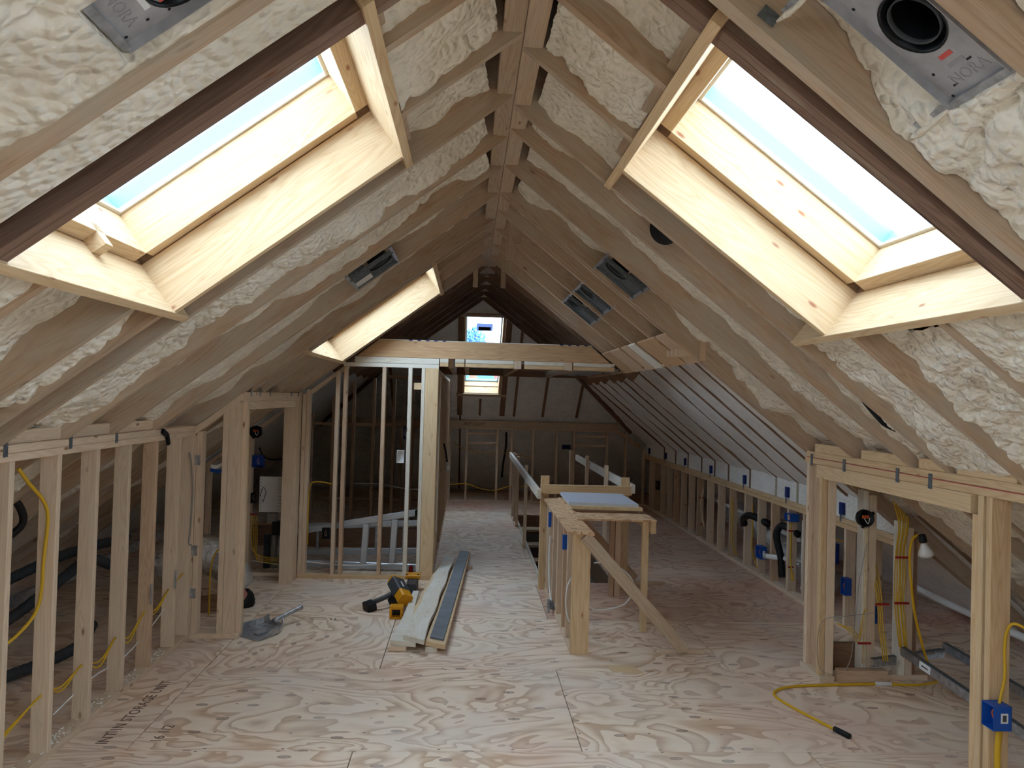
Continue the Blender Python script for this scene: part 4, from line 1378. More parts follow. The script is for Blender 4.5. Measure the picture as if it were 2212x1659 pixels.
# ------------------------------------------------------------------ recessed lights
def recessed(label, side, u0, u1, y0, y1, uc, yc, r, n=.045, txt=False, skew=True, flip=False, plate_m='galv_dull'):
    P = PL[side]
    sk = (lambda u, y: rskew(u, y)) if side == 'R' and skew else (lambda u, y: y)
    Q = lambda u, y, nn: P(u, sk(u, y), nn)
    t = emp('recessed_light', Q(uc, yc, n), label, 'light fitting', 'recessed light housings in the rafter bays')
    nr, al = NRM[side], ALONG[side]
    rc, r_in = [], []
    dirs = sorted([2 * math.pi * k / 32 for k in range(32)] + [math.atan2(b - yc, a - uc) % (2 * math.pi) for a in (u0, u1) for b in (y0, y1)])
    for a in dirs:
        ca, sa = math.cos(a), math.sin(a)
        k = min([((u1 if ca > 0 else u0) - uc) / ca if abs(ca) > 1e-6 else 9, ((y1 if sa > 0 else y0) - yc) / sa if abs(sa) > 1e-6 else 9])
        rc.append((uc + ca * max(k, r * 1.03), yc + sa * max(k, r * 1.03)))
        r_in.append((uc + ca * r, yc + sa * r))
    nn_ = len(dirs)
    pc = Q(uc, yc, n)
    vs_ = [Q(a, b, n) - pc for a, b in rc + r_in] + [Q(a, b, n + .004) - pc for a, b in rc + r_in]
    fs_ = []
    for k in range(nn_):
        j = (k + 1) % nn_
        fs_ += [(k, j, nn_ + j, nn_ + k), (2 * nn_ + k, 2 * nn_ + j, 3 * nn_ + j, 3 * nn_ + k), (k, j, 2 * nn_ + j, 2 * nn_ + k)]
    meshobj('mounting_plate', vs_, fs_, M[plate_m], t, Matrix.Translation(pc))
    mwc = frame(al, -nr, Q(uc, yc, n - .001))
    lathe('can', [(r * .80, -.10), (r * .82, -.03), (r * .98, -.004), (r * 1.02, .003), (r * 1.06, .0015)], M['black_can'], t, mwc, seg=32, cap=False)
    lathe('can_floor', [(r * .8, -.09), (.002, -.092)], M['black_can'], t, mwc, seg=24)
    lathe('inner_ring', [(r * .80, -.016), (r * .80, -.004), (r * .76, -.006), (r * .76, -.016)], M['tool_grey'], t, mwc, seg=32, cap=False)
    for y in (y0, y1):
        board('side_flange', Q(u0, y, n - .008), Q(u1, y, n - .008), .002, .03, nr, M[plate_m], t, bev=0)
    for u in (u0, u1):
        board('hanger_bar', Q(u, y0 - .13, n - .006), Q(u, y1 + .14, n - .006), .02, .012, nr, M['galv'], t, bev=0)
    bx = board('junction_box', Q(u0 + .01, (y0 + y1) / 2, n + .04), Q(u0 + .12, (y0 + y1) / 2, n + .04), (y1 - y0) * .8, .07, nr, M[plate_m], t, bev=0)
    return t, Q, nr, al


t, Q, nr, al = recessed('large recessed light plate with round black can above the right skylight', 'R', -.945, -.50, 1.51, 1.715, -.735, 1.615, .078)
ud = -al
for k, (uu, yy) in enumerate(((-.93, 1.53), (-.93, 1.70), (-.84, 1.53), (-.86, 1.69), (-.64, 1.53), (-.62, 1.70), (-.80, 1.52), (-.52, 1.60))):
    lathe('punched_hole', [(.004, 0), (.004, .0008)], M['black'], t, frame(al, -nr, Q(uu, yy, .0445)), seg=8)
text('embossed_word', 'NORA', .042, frame(ud.cross(nr), -nr, Q(-.90, 1.61, .0444)), M['emboss'], t)
bar_ = board('red_label', Q(-.838, 1.60, .0443), Q(-.838, 1.64, .0443), .012, .0006, nr, M['paper_red'], t, bev=0)
board('grey_label', Q(-.865, 1.59, .0443), Q(-.865, 1.64, .0443), .010, .0006, nr, M['emboss'], t, bev=0)
for uu in (-.875, -.91):
    board('slot', Q(uu, 1.575 if uu > -.9 else 1.66, .0443), Q(uu, 1.59 if uu > -.9 else 1.675, .0443), .005, .0006, nr, M['black'], t, bev=0)

t, Q, nr, al = recessed('large recessed light plate with printed labels and black can above the left skylight', 'L', -.925, -.47, 1.50, 1.70, -.745, 1.61, .078)
text('embossed_word', 'NORA', .042, frame((-al).cross(nr), -nr, Q(-.88, 1.60, .0444)), M['emboss'], t)
board('red_label', Q(-.80, 1.60, .0443), Q(-.80, 1.645, .0443), .014, .0006, nr, M['paper_red'], t, bev=0)
board('paper_label', Q(-.835, 1.585, .0443), Q(-.835, 1.64, .0443), .014, .0006, nr, M['paper'], t, bev=0)
for uu, yy in ((-.91, 1.52), (-.91, 1.68), (-.80, 1.68), (-.80, 1.52), (-.85, 1.67)):
    lathe('punched_hole', [(.004, 0), (.004, .0008)], M['black'], t, frame(al, -nr, Q(uu, yy, .0445)), seg=8)
# far ones
recessed('recessed light with black can in the right bay nearest the skylight, partly greyed with foam', 'R', (2 * RX - 1.09) / .8, (2 * RX - .83) / .8, 4.72, 5.02, (2 * RX - .92) / .8, 4.84, .085, n=.014, plate_m='strap')
recessed('recessed light with black can in the second clean right rafter bay', 'R', (2 * RX - 1.08) / .8, (2 * RX - .84) / .8, 5.78, 6.10, (2 * RX - .92) / .8, 5.92, .085, n=.014, plate_m='strap')
recessed('recessed light with black can in the right bay closest to the cross beam', 'R', (2 * RX - 1.10) / .8, (2 * RX - .84) / .8, 6.48, 6.84, (2 * RX - .90) / .8, 6.70, .085, n=.014, plate_m='strap')
recessed('recessed light with black can and a white metal flap in the left rafters', 'L', -.94, -.62, 4.80, 5.12, -.72, 4.94, .085, n=.014, plate_m='strap')
slab('metal_flap', [LP(-.93, 5.00, .008), LP(-.81, 5.00, .008), LP(-.81, 5.12, .004), LP(-.93, 5.12, .004)], NRM['L'] * .002, M['white'], bpy.data.objects['recessed_light.005'])
eb = emp('black_can_ring', RP(-.73, 3.76, .06), 'half buried black light can in the foam beside the right skylight', 'light fitting')
mwc = frame(ALONG['R'] + V((0, .3, 0)), V((-.35, -.75, -.55)), RP(-.73, rskew(-.73, 3.80), .075))
lathe('can', [(.06, -.06), (.075, -.005), (.082, 0), (.078, .004)], M['black_can'], eb, mwc, seg=24)
tube('lead', [RP(-.76, 3.70, .05), RP(-.82, 3.72, .03), RP(-.86, 3.80, .05), RP(-.90, 3.86, .08)], .006, M['white'], eb)
# foam-coated hanger rods by the near right light
for k, (a, b_) in enumerate((((-.52, 1.73), (-.50, 1.90)), ((-.95, 1.73), (-.965, 1.92)))):
    hb = emp('foam_coated_rod', RP(a[0], rskew(a[0], a[1]), .04), ('thin' if k == 0 else 'thick') + ' foam coated hanger rod from the large right light plate to the rafter', 'hanger rod')
    q = lambda c: RP(c[0], rskew(c[0], c[1]), .035)
    tube('rod', [q(a), (q(a) + q(b_)) / 2 + V((0, 0, -.004)), q(b_)], .008, M['foam'], hb, radii=[.005, .009, .011, .006] if k else [.004, .007, .009, .003])
    kc = board('end_bracket', q(b_) + V((0, .004, 0)), q(b_) + ALONG['R'] * .05 + V((0, .004, 0)), .004, .035, NRM['R'], M['strap'], hb, bev=0)

# ------------------------------------------------------------------ electrical
def ebox(label, x0, x1, y0, y1, z0, z1, m='blue', open_dir='-X', cat='electrical box', wires=True, name='electrical_box', group=None):
    t = emp(name, ((x0 + x1) / 2, (y0 + y1) / 2, z0), label, cat, group)
    w = .004
    lid = {'-X': 0, '+X': 1, '-Y': 2}[open_dir]
    if lid != 0:
        bar('side_wall', x0, x0 + w, y0, y1, z0, z1, M[m], t, bev=0)
    if lid != 1:
        bar('side_wall', x1 - w, x1, y0, y1, z0, z1, M[m], t, bev=0)
    if lid != 2:
        bar('side_wall', x0, x1, y0, y0 + w, z0, z1, M[m], t, bev=0)
    bar('side_wall', x0, x1, y1 - w, y1, z0, z1, M[m], t, bev=0)
    bar('side_wall', x0, x1, y0, y1, z0, z0 + w, M[m], t, bev=0)
    bar('side_wall', x0, x1, y0, y1, z1 - w, z1, M[m], t, bev=0)
    if wires:
        c = V(((x0 + x1) / 2, (y0 + y1) / 2, (z0 + z1) / 2))
        h = (z1 - z0) * .3
        tube('wire', [c + V((0, 0, h)), c + V((-.012, -.008, 0)), c + V((0, .006, -h)), c + V((.008, 0, .01))], .002, M['white'], t, sub=4, seg=5)
        tube('wire', [c + V((.005, .01, h)), c + V((-.014, .012, .01)), c + V((-.006, .0, -h))], .003, M['orange'], t, sub=4, seg=5)
    return t


b0 = ebox('bright blue two-gang box with a white sticker on the right foreground stud', 2.415, 2.50, 3.375, 3.458, .425, .535)
b0_ = bar('sticker', 2.448, 2.482, 3.3735, 3.375, .46, .505, M['paper'], b0, bev=0)
bar('sticker_print', 2.456, 2.474, 3.3728, 3.3735, .468, .497, M['tool_grey'], b0, bev=0)
b1 = ebox('blue box with a pale square sticker low on the far right knee wall', 3.13, 3.20, 8.00, 8.13, .24, .37)
bar('sticker', 3.155, 3.18, 7.998, 8.0, .28, .33, M['paper'], b1, bev=0)
ebox('wide blue box high between the last studs of the far right knee wall', 3.17, 3.26, 7.36, 7.50, .74, .81)
ebox('dark blue box of wires behind the niche post', 3.10, 3.16, 6.34, 6.45, .55, .72, m='blue_dark')
ebox('bright blue box low behind the niche post', 3.14, 3.2, 6.2, 6.27, .32, .46)
ebox('blue single box on the stub wall stud under the yellow cables', 2.86, 2.95, 5.34, 5.42, .34, .46)
ebox('black box with white frame low on the closet stud beside the ladder', -1.44, -1.365, 7.90, 7.96, .395, .50, m='black', open_dir='-Y')
ebox('white framed box halfway up the primed closet stud', -.72, -.645, 8.0, 8.06, 1.17, 1.30, m='white', open_dir='-Y')
ebox('dark blue box above the white framed box in the closet', -.76, -.71, 9.2, 9.26, 1.35, 1.50, m='blue_dark', open_dir='-Y')
ebox('black box high on the back studs of the closet', -.86, -.80, 10.82, 10.89, 1.72, 1.86, m='black', open_dir='-Y')
ebox('dark wide box in the middle of the far knee wall', 1.71, 1.86, EY + .0, EY + .06, .98, 1.06, m='blue_dark', open_dir='-Y', wires=False)
ebox('small dark outlet box low on the far right corner studs', 3.17, 3.21, 12.62, 12.74, .42, .56, m='black')
ebox('small black box on the far end of the shaded right rafter above the beam', .62, .76, 10.85, 10.93, 2.98, 3.06, m='black', open_dir='-Y', wires=False)
dk = emp('grey_junction_box', (2.62, 5.75, 1.18), 'grey square junction box hung behind the top of the niche post', 'electrical box')
bar('box_body', 2.64, 2.79, 5.72, 5.80, 1.17, 1.26, M['strap'], dk)
bar('box_lid', 2.635, 2.795, 5.71, 5.72, 1.165, 1.265, M['tool_grey'], dk)
# round fixture boxes
def round_box(label, c, r, d, cat='fixture box'):
    t = emp('round_fixture_box', c, label, cat)
    lathe('shell', [(r, d), (r, 0), (r * .86, 0), (r * .84, d * .8), (.002, d * .8)], M['black'], t, frame((1, 0, 0), (0, 1, 0), c), seg=20)
    for a in (.6, 2.6, 4.4):
        o = board('lug', (c[0] + r * math.cos(a), c[1] + .01, c[2] + r * math.sin(a)), (c[0] + (r + .012) * math.cos(a), c[1] + .01, c[2] + (r + .012) * math.sin(a)), .02, .018, (0, 1, 0), M['black'], t)
    for k in (-1, 0, 1):
        tube('connector', [(c[0] + k * r * .3, c[1] + .012, c[2] + r * .35), (c[0] + k * r * .3, c[1] + .012, c[2] - .0)], r * .11, M['orange'], t, seg=6)
    tube('wire', [(c[0] - .01, c[1] + .01, c[2]), (c[0] + .015, c[1] + .004, c[2] - r * .6), (c[0] + .03, c[1] + .01, c[2] + .005)], .0025, M['white'], t, seg=5)
    return t
round_box('black round light box full of orange connectors on the niche stud', (2.742, 5.13, 1.115), .058, .04)
round_box('black round fixture box on the slope stud inside the left door opening', (-2.13, 7.88, 1.46), .062, .045)

# structured wiring inside the left door opening
pn = emp('media_panel', (-2.0, 7.98, .62), 'white perforated metal wiring panel between the studs inside the left door opening', 'wiring panel')
bar('panel_sheet', -2.10, -1.86, 8.00, 8.012, .64, 1.00, M['white'], pn, bev=0)
for k in range(10):
    for x in (-2.085, -1.905, -1.885):
        lathe('hole', [(.004, 0), (.004, .001)], M['black'], pn, frame((1, 0, 0), (0, -1, 0), (x, 7.999, .66 + .035 * k)), seg=6)
tube('patch_lead', [(-2.06, 7.99, .74), (-2.03, 7.985, .84), (-2.06, 7.985, .89), (-2.09, 7.99, .80)], .003, M['tool_grey'], pn)
ebox('black and orange switch box on the left edge of the white wiring panel', -2.16, -2.11, 7.90, 7.98, .74, .84, m='black', open_dir='-Y')
ebox('blue box with red wires above the white wiring panel', -2.155, -2.05, 7.90, 7.985, 1.10, 1.22, open_dir='-Y')
def gang(label, x0, x1, z0, z1, y):
    t = emp('multi_gang_box', ((x0 + x1) / 2, y, z0), label, 'electrical box')
    bar('back', x0, x1, y + .045, y + .05, z0, z1, M['blue'], t, bev=0)
    bar('rim', x0, x1, y, y + .05, z0, z0 + .006, M['blue'], t, bev=0)
    bar('rim', x0, x1, y, y + .05, z1 - .006, z1, M['blue'], t, bev=0)
    n = 4
    for k in range(n):
        x = x0 + (x1 - x0) * (k + .5) / n
        tube('wire_pair', [(x, y + .03, z1 - .02), (x + .006, y + .005, (z0 + z1) / 2), (x, y + .03, z0 + .02)], .004, M['orange'] if k % 2 else M['white'], t, sub=3, seg=5)
gang('upper blue four-gang box with red and white wire tails, left of the white wiring panel', -2.38, -2.22, .965, 1.04, 7.95)
gang('lower blue four-gang box with white wire tails, left of the white wiring panel', -2.38, -2.22, .72, .82, 7.95)
mb = emp('equipment_cluster', (-1.95, 8.05, 0), 'dark pipe and valve assembly under the white wiring panel', 'plumbing')
bar('grey_unit', -2.03, -1.93, 8.03, 8.10, .52, .62, M['drywall'], mb, bev=.01)
bar('dark_unit', -1.97, -1.87, 8.02, 8.10, .40, .54, M['black'], mb, bev=.01)
for x, r, m in ((-2.02, .035, 'hose'), (-1.95, .03, 'drywall'), (-1.89, .022, 'galv_dull')):
    tube('pipe', [(x, 8.06, .06), (x, 8.06, .40)], r, M[m], mb, sub=1, seg=10)
cr = emp('plywood_crate', (-2.3, 7.4, 0), 'low brown plywood box with foam crumbs on top inside the left door opening', 'box')
bar('box_side', -2.38, -2.20, 7.80, 7.815, .04, .25, M['rust'], cr)
bar('box_side', -2.38, -2.36, 7.815, 7.90, .04, .25, M['rust'], cr)
bar('box_top', -2.39, -2.19, 7.795, 7.90, .25, .268, M['stud'], cr)

# cables
def cable(label, pts, r=.006, m='yellow', group=None, name='cable', sub=6):
    o = tube(name, pts, r, M[m], None, sub=sub, seg=6)
    return tag(o, label, 'cable', group)


def bundle(label, paths, r, m, cat='cable bundle', clips=()):
    t = emp('cable_bundle', paths[0][0], label, cat)
    for p in paths:
        tube('strand', p, r, M[m], t, sub=5, seg=6)
    for c, w in clips:
        board('red_clip', V(c) - V((w / 2, 0, 0)), V(c) + V((w / 2, 0, 0)), .012, .014, (0, 0, 1), M['red'], t)
    return t


cable('yellow cable looping down the face of the second left foreground stud', [(-2.12, 3.78, 1.47), (-2.10, 3.83, 1.40), (-2.075, 3.96, 1.25), (-2.085, 3.965, 1.0), (-2.10, 3.965, .78), (-2.15, 3.90, .66), (-2.22, 3.75, .58)], .009)
for k in range(6):
    y = 3.60 + .4064 * k
    pass
bundle('pair of yellow cables threaded low through the left knee wall studs', [[(-2.10, 3.4, .20), (-2.09, 3.6, .24), (-2.085, 4.0, .32), (-2.09, 4.2, .29), (-2.085, 4.41, .33), (-2.09, 4.62, .28), (-2.085, 4.82, .36), (-2.09, 5.0, .30), (-2.085, 5.22, .40), (-2.09, 5.40, .36), (-2.085, 5.63, .45), (-2.085, 5.8, .48), (-2.085, 5.9, .50)],
                                                                      [(-2.11, 3.4, .19), (-2.095, 3.62, .22), (-2.085, 4.0, .325), (-2.10, 4.22, .26), (-2.085, 4.41, .335), (-2.10, 4.64, .24), (-2.085, 4.82, .365), (-2.10, 5.02, .26), (-2.085, 5.22, .405), (-2.10, 5.42, .33), (-2.085, 5.63, .455)]], .0055, 'yellow')
cable('thin white cable running low behind the left knee wall studs', [(-2.13, 4.2, .14), (-2.12, 4.6, .19), (-2.12, 5.0, .17), (-2.11, 5.4, .25), (-2.11, 5.8, .36)], .004, 'white')
cable('grey cable hanging down the last stud of the left knee wall', [(-2.06, 5.86, 1.40), (-2.045, 5.87, 1.3), (-2.035, 5.88, 1.1), (-2.04, 5.88, .85), (-2.05, 5.885, .72), (-2.03, 5.888, .71)], .006, 'drywall')
blk = emp('black_clamp', (-2.04, 5.30, 1.52), 'small black clamp hanging off the left knee wall top plate', 'clamp')
board('clamp_jaw', (-2.03, 5.26, 1.585), (-2.03, 5.33, 1.56), .02, .035, (0, 0, 1), M['black'], blk)
board('clamp_jaw', (-2.03, 5.34, 1.56), (-2.03, 5.37, 1.49), .02, .03, (0, 1, 0), M['black'], blk)
bundle('thick swag of blue and white data cables behind the left return studs', [[(-1.98, 6.10, 1.29 - .006 * k), (-1.93, 6.10 + .004 * k, 1.285 - .005 * k), (-1.87 + .003 * k, 6.12, 1.34), (-1.83 + .005 * k, 6.14, 1.48), (-1.80 + .004 * k, 6.2, 1.62)] for k in range(0, 5)], .005, 'white')
bundle('dark blue data cables swagged under the white ones by the left return studs', [[(-1.985, 6.11, 1.255 - .005 * k), (-1.91, 6.115, 1.25 - .006 * k), (-1.845, 6.13, 1.31), (-1.80, 6.16, 1.45), (-1.785, 6.2, 1.62)] for k in range(0, 4)], .006, 'blue')
bundle('yellow and red cables stapled down the back stud behind the left return', [[(-2.26 + .012 * k, 7.55, 1.62), (-2.30 + .012 * k, 7.5, 1.3), (-2.31 + .01 * k, 7.5, .9), (-2.27 + .01 * k, 7.45, .62)] for k in range(4)], .006, 'orange', clips=(((-2.27, 7.49, 1.30), .10), ((-2.27, 7.47, .60), .10)))
cable('yellow cable arching over the foil duct beside the left return stud', [(-1.985, 6.2, .10), (-1.985, 6.2, .45), (-1.95, 6.25, .60), (-1.87, 6.35, .60), (-1.84, 6.4, .50)], .007)
bundle('yellow cables gathered on the stud left of the wiring panel', [[(-2.36 + .02 * k, 7.93, 1.35), (-2.30 + .01 * k, 7.92, 1.22), (-2.28 + .012 * k, 7.93, 1.05)] for k in range(3)], .005, 'yellow', clips=(((-2.24, 7.90, 1.17), .06),))
bundle('yellow cables drooping along the floor under the wiring panel', [[(-2.14 + .016 * k, 7.91, .62), (-2.135 + .018 * k, 7.905, .32), (-2.08, 7.90, .23 - .016 * k), (-1.98, 7.90, .20 - .017 * k), (-1.86, 7.91, .19 - .018 * k)] for k in range(4)], .004, 'yellow', clips=(((-2.12, 7.89, .63), .07),))
cable('white cable under the yellow ones inside the left door opening', [(-2.14, 7.93, .16), (-2.0, 7.93, .14), (-1.86, 7.93, .12)], .005, 'white')
cable('black cable curling off the round box inside the left door opening', [(-2.10, 7.93, 1.30), (-2.05, 7.93, 1.21), (-1.97, 7.93, 1.18), (-1.86, 7.93, 1.19)], .009, 'black')
cable('yellow cable bent over between the left closet studs', [(-1.585, 7.93, .33), (-1.59, 7.93, .70), (-1.575, 7.935, .93), (-1.50, 7.935, .965), (-1.38, 7.935, .95), (-1.30, 7.94, .93)], .006)
cable('white cable running level through the closet back studs', [(-1.56, 10.85, .62), (-1.2, 10.85, .62), (-.8, 10.85, .56), (-.62, 10.85, .60), (-.60, 10.85, .9)], .008, 'white')
cable('white cable low across the closet studs in front of the ladder', [(-1.60, 7.94, .155), (-1.25, 7.94, .125), (-.86, 7.94, .135), (-.60, 7.94, .16)], .005, 'white')
cable('yellow cable sagging along the foot of the far knee wall', [(-.28, EY - .02, .30), (.0, EY - .02, .33), (.25, EY - .02, .25), (.52, EY - .02, .22), (.8, EY - .02, .30), (1.2, EY - .02, .28)], .009)
cable('thin yellow cable high across the far knee wall studs', [(-.25, EY + .03, 1.05), (.0, EY + .03, .92), (.4, EY + .03, .88), (.78, EY + .03, .88), (1.2, EY + .03, .80)], .006)
cable('black cable run hanging between the far knee wall studs', [(.70, EY + .04, 1.26), (.70, EY + .05, 1.0), (.66, EY + .05, .7), (.64, EY + .05, .45)], .02, 'black')
tl2 = emp('work_light', (-.27, 10.2, 1.0), 'white clip lamp on a black holder hanging at the passage wall', 'lamp')
tube('lead', [(-.30, 10.0, 1.26), (-.27, 10.0, 1.15), (-.25, 10.05, 1.02)], .012, M['black'], tl2)
lathe('bulb', [(.012, .05), (.03, .02), (.035, -.02), (.02, -.045)], M['white'], tl2, Matrix.Translation((-.245, 10.05, .95)), seg=12)

# niche cables
bundle('thick bundle of yellow cables stapled in red clips down the niche stud', [[(2.93 + .02 * k, 5.13, 1.24 - .02 * k), (2.965 + .014 * k, 5.12 + .004 * (k % 2), 1.08), (2.948 + .0125 * k, 5.118 + .006 * (k % 2), .90), (2.944 + .013 * k + .004 * (k % 3), 5.12, .72), (2.945 + .012 * k, 5.12 - .004 * (k % 2), .58), (2.95 + .011 * k + .006 * (k % 2), 5.115, .48), (2.985 + .012 * k, 5.12, .25 - .03 * (k % 3))] for k in range(6)], .0042, 'yellow',
       clips=(((2.985, 5.10, .86), .10), ((2.985, 5.10, .55), .10)))
bundle('yellow cables with foam overspray hanging beside the middle niche stud', [[(2.865 + .02 * k, 5.30, 1.05), (2.832 + .02 * k, 5.25, .85), (2.835 + .016 * k, 5.15, .60), (2.845 + .014 * k, 5.13, .40), (2.875 + .016 * k, 5.12, .15)] for k in range(3)], .004, 'yellow', clips=(((2.86, 5.12, .535), .09),))
bundle('pale and brown cables taped down the front of the niche stud with the round box', [[(2.74 + .012 * k, 5.155, 1.06), (2.755 + .008 * k, 5.155, .95), (2.75 + .01 * k, 5.155, .6), (2.745 + .012 * k, 5.155, .12)] for k in range(2)], .005, 'cream')
cable('thin yellow cable running level behind the niche post', [(2.55, 5.6, .90), (2.7, 5.58, .895), (2.80, 5.55, .88)], .005)
bundle('tangle of thin yellow wires by the niche post foot', [[(2.55, 5.14, .40), (2.62 + .02 * k, 5.12, .36), (2.70, 5.12, .28 + .02 * k), (2.73, 5.13, .45), (2.76, 5.14, .5)] for k in range(3)], .003, 'yellow', clips=(((2.74, 5.12, .27), .09),))
cable('thin white wire looping from the niche post down to the floor', [(2.74, 5.11, .95), (2.68, 5.09, .70), (2.65, 5.08, .40), (2.62, 5.08, .16), (2.54, 5.08, .075), (2.44, 5.12, .09), (2.415, 5.13, .25), (2.45, 5.12, .42), (2.60, 5.09, .46), (2.8, 5.08, .49)], .0022, 'drywall')
bundle('yellow cables stapled to the bright stud of the far right knee wall', [[(3.19, 7.40, .74), (3.185 + .006 * k, 7.37 + .01 * k, .55), (3.185 + .006 * k, 7.37 + .012 * k, .35), (3.19, 7.30 + .02 * k, .18)] for k in range(3)], .006, 'yellow', clips=(((3.185, 7.37, .65), .05), ((3.185, 7.36, .30), .05)))
for lab, y in (('yellow cable on a middle stud of the far right knee wall', 9.05), ('yellow cable hanging on a stud nearer the niche of the far right knee wall', 8.4)):
    cable(lab, [(3.185, y, .76), (3.18, y - .03, .55), (3.185, y - .02, .25), (3.2, y - .15, .10)], .007)
bundle('brown and white cables stapled with red clips far along the right knee wall', [[(3.19, 10.2, .72), (3.18, 10.25 + .03 * k, .5), (3.185, 10.1, .2)] for k in range(2)], .006, 'cream', clips=(((3.18, 10.25, .6), .06), ((3.18, 10.2, .25), .06)))

# yellow extension cord over the floor with its dangling end at the bulb
co = emp('extension_cord', (2.5, 5.05, 0), 'yellow extension cord snaking over the plywood floor to a black plug', 'extension cord')
tube('cord', [(3.02, 4.99, 1.035), (2.985, 4.99, 1.0), (2.975, 5.0, .90), (2.985, 5.0, .75), (3.03, 5.02, .50), (3.12, 5.06, .25), (3.20, 5.12, .12), (3.29, 5.20, .03), (3.27, 5.14, .009), (3.08, 5.07, .009), (2.84, 5.085, .009), (2.50, 5.06, .009), (2.22, 5.03, .009), (2.07, 4.96, .009), (2.02, 4.86, .009), (2.05, 4.70, .009), (2.12, 4.50, .009), (2.175, 4.35, .009)], .0085, M['yellow_cord'], co, sub=8, seg=8)
tube('plug', [(2.170, 4.365, .012), (2.19, 4.30, .014), (2.205, 4.26, .014)], .017, M['black'], co, sub=2, seg=8)
tube('tag_sleeve', [(2.80, 5.084, .011), (2.91, 5.081, .011)], .014, M['paper'], co, sub=1, seg=8)
bl = emp('work_bulb', (3.03, 4.98, .95), 'white flood bulb in a black socket hanging inside the niche', 'lamp')
lathe('socket', [(.014, .10), (.024, .095), (.026, .05), (.024, .045)], M['black'], bl, frame((1, 0, .25), (.15, 0, 1), (3.06, 4.97, .945)), seg=14)
lathe('bulb_glass', [(.014, .05), (.02, .03), (.045, -.02), (.05, -.035), (.042, -.05), (.01, -.055)], M['white'], bl, frame((1, 0, .25), (.15, 0, 1), (3.06, 4.97, .945)), seg=18)
gx = emp('grey_cable_loop', (.9, 5.9, .45), 'loop of light grey cable hung round the half wall studs and brace', 'cable')
tube('loop', [(.86, 5.75, .18), (.80, 5.75, .22), (.775, 5.76, .33), (.785, 5.78, .46), (.82, 5.80, .53)], .006, M['white'], gx, sub=6)
tube('loop', [(1.02, 6.0, .60), (1.10, 6.0, .60), (1.24, 5.98, .555), (1.315, 5.95, .48), (1.32, 5.93, .40), (1.25, 5.90, .31), (1.12, 5.86, .28), (1.0, 5.80, .29), (.93, 5.76, .34)], .006, M['white'], gx, sub=6)
wcab = tube('white_flex', [(.79, 7.05, .62), (.785, 7.05, .4), (.78, 6.95, .2), (.78, 6.75, .08)], .007, M['white'], None)
tag(wcab, 'white cable stapled down a stud on the passage side of the half wall', 'cable')
clampb = emp('metal_bracket', (.785, 6.75, .04), 'small grey metal clamp at the foot of the half wall studs', 'clamp')
bar('clamp_body', .765, .797, 6.70, 6.80, .04, .10, M['strap'], clampb)
bar('clamp_tongue', .74, .765, 6.73, 6.76, .0, .12, M['galv'], clampb)

# ------------------------------------------------------------------ pipes and ducts
pw = emp('white_vent_pipe', (3.2, 7.3, .1), 'white plastic pipe standing with an elbow at the end of the far right knee wall', 'pipe')
tube('riser', [(3.24, 7.20, .15), (3.24, 7.20, .78)], .022, M['white'], pw, sub=1, seg=12)
tube('elbow', [(3.24, 7.20, .15), (3.25, 7.18, .10), (3.29, 7.15, .08)], .028, M['white'], pw, sub=3, seg=12)
ps = emp('white_stub_pipe', (3.12, 7.75, .36), 'capped white plastic stub pipe poking out of the far right knee wall', 'pipe')
tube('stub', [(3.36, 7.50, .335), (3.06, 7.72, .335)], .026, M['white'], ps, sub=1, seg=14)
tube('cap', [(3.075, 7.709, .335), (3.055, 7.724, .335)], .031, M['galv_dull'], ps, sub=1, seg=14)
tag(tube('long_white_pipe', [(4.05, 7.0, .30), (3.95, 6.2, .30), (3.85, 5.4, .33), (3.75, 4.2, .36), (3.6, 3.0, .38)], .028, M['white'], None, sub=4, seg=10), 'long white pipe running low along the eaves behind the right niche', 'pipe')
tag(tube('white_pipe_run', [(3.38, 7.6, .52), (3.4, 8.4, .53), (3.42, 9.4, .54), (3.44, 10.5, .55)], .025, M['white'], None, sub=2, seg=10), 'white pipe running behind the studs of the far right knee wall', 'pipe')
bh = tag(tube('black_vacuum_hose', [(3.15, 8.55, .52), (3.13, 8.5, .60), (3.18, 8.4, .64), (3.3, 8.2, .58)], .04, M['black'], None, sub=5, seg=10), 'bent black hose end sticking out of the far right knee wall', 'hose')
bh2 = tag(tube('black_vacuum_hose', [(3.3, 7.45, .60), (3.2, 7.62, .66), (3.16, 7.66, .55), (3.19, 7.62, .35), (3.2, 7.60, .15)], .035, M['black'], None, sub=5, seg=10), 'black hose drooping beside the blue box on the far right knee wall', 'hose')
fd = emp('foil_flex_duct', (3.5, 9, .1), 'shiny foil flexible duct lying behind the far right knee wall studs', 'duct')
tube('jacket', [(3.45, 7.2, .2), (3.5, 8.0, .28), (3.5, 8.8, .42), (3.55, 9.6, .45), (3.7, 10.6, .35)], .15, M['foil'], fd, sub=6, seg=14, ridge=.08)
fd2 = emp('foil_flex_duct', (-2.1, 6.8, .1), 'silver foil duct with torn pink insulation inside the left door opening', 'duct')
tube('jacket', [(-2.55, 6.55, .40), (-2.30, 6.70, .48), (-2.12, 6.78, .42), (-1.97, 6.82, .28), (-1.90, 6.84, .17)], .16, M['foil'], fd2, sub=6, seg=16, radii=[.17, .17, .16, .13, .09])
tube('pink_insulation', [(-1.93, 6.80, .17), (-1.90, 6.78, .11), (-1.89, 6.775, .07)], .05, M['pink'], fd2, sub=3, seg=8, radii=[.03, .05, .03])
tube('black_collar', [(-1.90, 6.84, .0), (-1.895, 6.84, .04), (-1.90, 6.835, .09), (-1.91, 6.83, .13)], .07, M['black'], fd2, sub=4, seg=12, radii=[.085, .09, .082, .055], ridge=.06)
